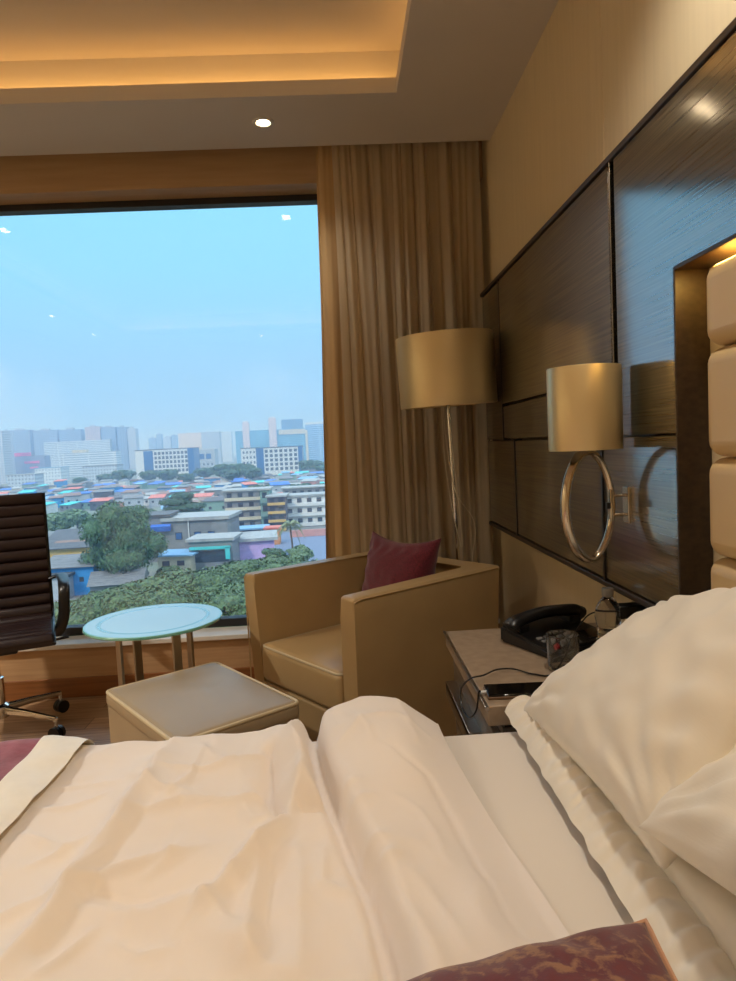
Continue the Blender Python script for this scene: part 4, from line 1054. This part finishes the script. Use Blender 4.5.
for i, (k, x, y, D, s, sz) in enumerate((('near1',62,624,92,.85,1),('near2',104,617,84,.85,1),('near1',134,603,104,.88,.9),('near2',160,612,80,.9,1),('near1',182,594,100,1.0,.9),('near2',218,588,98,1.0,.95),('near1',258,580,102,1.0,.9),('near2',300,578,104,1.0,.9),('near1',240,616,80,.95,1),('near2',340,582,98,1,1))):
    tree(k, x, y, D, s, 'leafy green tree crown %s' % nearlab[i], sz, 'near trees along the bottom of the window')
tree('big', 122, 543, 150, 1.12, 'big rounded dark green tree left of the middle of the view', 1.3)
tree('layer', 181, 505, 225, .92, 'dark tree with layered flat branches above the flat-roofed grey house', 1.1)
for x, y, D, s, k, lb in ((58,522,240,1.1,'mid','pale feathery tree right of the office chair back'),(76,512,262,1.0,'mid','pale tree behind the feathery tree by the office chair'),(88,537,215,.7,'mid','pale bush-like tree at the left foot of the big tree'),(146,503,270,.9,'midd','small dark tree at the right shoulder of the big tree'),(275,545,165,.55,'midd','small dark tree below the orange red stall'),(300,549,160,.6,'mid','small pale tree right of the palm'),(166,560,150,.5,'midd','small tree hiding the foot of the tarpaulin house')):
    tree(k, x, y, D, s, lb)
for x, y, D, s in ((122,469,640,1.0),(150,474,640,.9),(168,475,620,1.0),(185,478,600,.8),(222,466,600,1.1),(240,468,590,1.1),(252,472,560,.9),(232,474,560,.9),(205,466,640,.9),(105,470,660,.8),(78,470,640,.7),(310,466,640,1.1),(330,470,620,1.2)):
    tree('far', x, y, D, s*1.25, 'hazy green tree at the foot of the offices, %s' % ('left of the window-grid office' if x < 140 else 'in front of the window-grid office' if x < 195 else 'before the small white office' if x < 260 else 'right of the bright white office'), 1, 'distant trees by the offices')
for x, y, D, s in ((255,484,430,.9),(272,482,430,.9),(288,482,420,.9),(305,481,420,.9),(322,481,410,.9),(243,487,400,.6)):
    tree('far', x, y, D, s*.75, 'tree in the green belt below the bright white office', .8, 'green belt behind the flats')
# palm
p = atY(290, 524, 160); e = thing('palm_tree', 'coconut palm with drooping fronds near the curtain edge', 'palm', (p.x, p.y, GZ))
hz_ = p.z-GZ
obj('trunk', T([(0,0,-.5),(.3,0,hz_*.5),(0,0,hz_)], [.3,.22,.18], 8), MBARK, e)
MPALM = leafmat('palm_fronds', (112,122,84), (146,150,104)); rd = random.Random(3)
for k in range(22):
    a = k*2.4; el = rd.uniform(-.5,1.25); L = rd.uniform(3.4,4.4); bm = bmesh.new(); d = V((cos(a), sin(a), 0)); sd_ = V((-sin(a), cos(a), 0)); pts = []
    for i in range(11):
        t = i/10; pts.append(d*(L*t*cos(el*.8)*(1-.15*t)) + V((0,0, L*(sin(el)*t-1.0*t*t*.85))))
    tube(bm, pts, .04, 5)
    for i in range(1, 11):
        for s in (1, -1):
            for q in (0, .5):
                c = pts[i-1].lerp(pts[i], q); ll = 1.0*(1-abs(i/10-.45)*.9); tip = c + sd_*(s*ll*.8)+d*(ll*.4)+V((0,0,-ll*.5)); w0 = d*.10
                bm.faces.new([bm.verts.new(c-w0), bm.verts.new(c+w0), bm.verts.new(tip)])
    obj('frond', bm, MPALM, e, loc=(0,0,hz_))

# ---------------- haze over the city
hm = bpy.data.materials.new('city_haze'); hm.use_nodes = True; nt = hm.node_tree; nt.nodes.clear()
o_ = nt.nodes.new('ShaderNodeOutputMaterial'); vsn = nt.nodes.new('ShaderNodeVolumeScatter'); vsn.inputs['Color'].default_value = lin((180,214,255)); vsn.inputs['Density'].default_value = .00068; vsn.inputs['Anisotropy'].default_value = .2
nt.links.new(vsn.outputs[0], o_.inputs['Volume'])
hz = obj('haze', B((-2500, 30, GZ-1), (2300, 4800, 95)), hm, smooth=False); tag(hz, 'pale blue haze hanging over the distant city', 'haze', None, 'stuff')


# ------------------------------------------------------------------ sky and sun
w = bpy.data.worlds.new('sky'); S.world = w; w.use_nodes = True; nt = w.node_tree; bg = nt.nodes['Background']
tc = nt.nodes.new('ShaderNodeTexCoord'); sx = nt.nodes.new('ShaderNodeSeparateXYZ'); rp = nt.nodes.new('ShaderNodeValToRGB')
nt.links.new(tc.outputs['Generated'], sx.inputs[0]); nt.links.new(sx.outputs['Z'], rp.inputs[0]); nt.links.new(rp.outputs[0], bg.inputs[0])
e = rp.color_ramp.elements
e[0].position = 0; e[0].color = lin((152,196,234)); e[1].position = .55; e[1].color = tuple(2.2*k for k in lin((190,222,255))[:3])+(1,)
q = e.new(.34); q.color = lin((142,216,255))
q = e.new(.12); q.color = lin((150,202,240)); q = e.new(.25); q.color = lin((142,212,252))
bg.inputs[1].default_value = 1.3
sd = bpy.data.lights.new('sun', 'SUN'); sd.energy = 1.7; sd.angle = radians(3); sd.color = (1,.93,.82)
so_ = bpy.data.objects.new('sun', sd); COL.objects.link(so_); so_.rotation_euler = (radians(48), 0, radians(-28))

vs_ = S.view_settings; S.display_settings.display_device = 'sRGB'
vs_.view_transform = 'Standard'; vs_.look = 'None'; vs_.gamma = 1; vs_.use_curve_mapping = False; vs_.exposure = 0
S.cycles.use_denoising = True
S.cycles.max_bounces = 10; S.cycles.diffuse_bounces = 5; S.cycles.transparent_max_bounces = 16; S.cycles.caustics_reflective = False; S.cycles.caustics_refractive = False
S.cycles.sample_clamp_indirect = 6
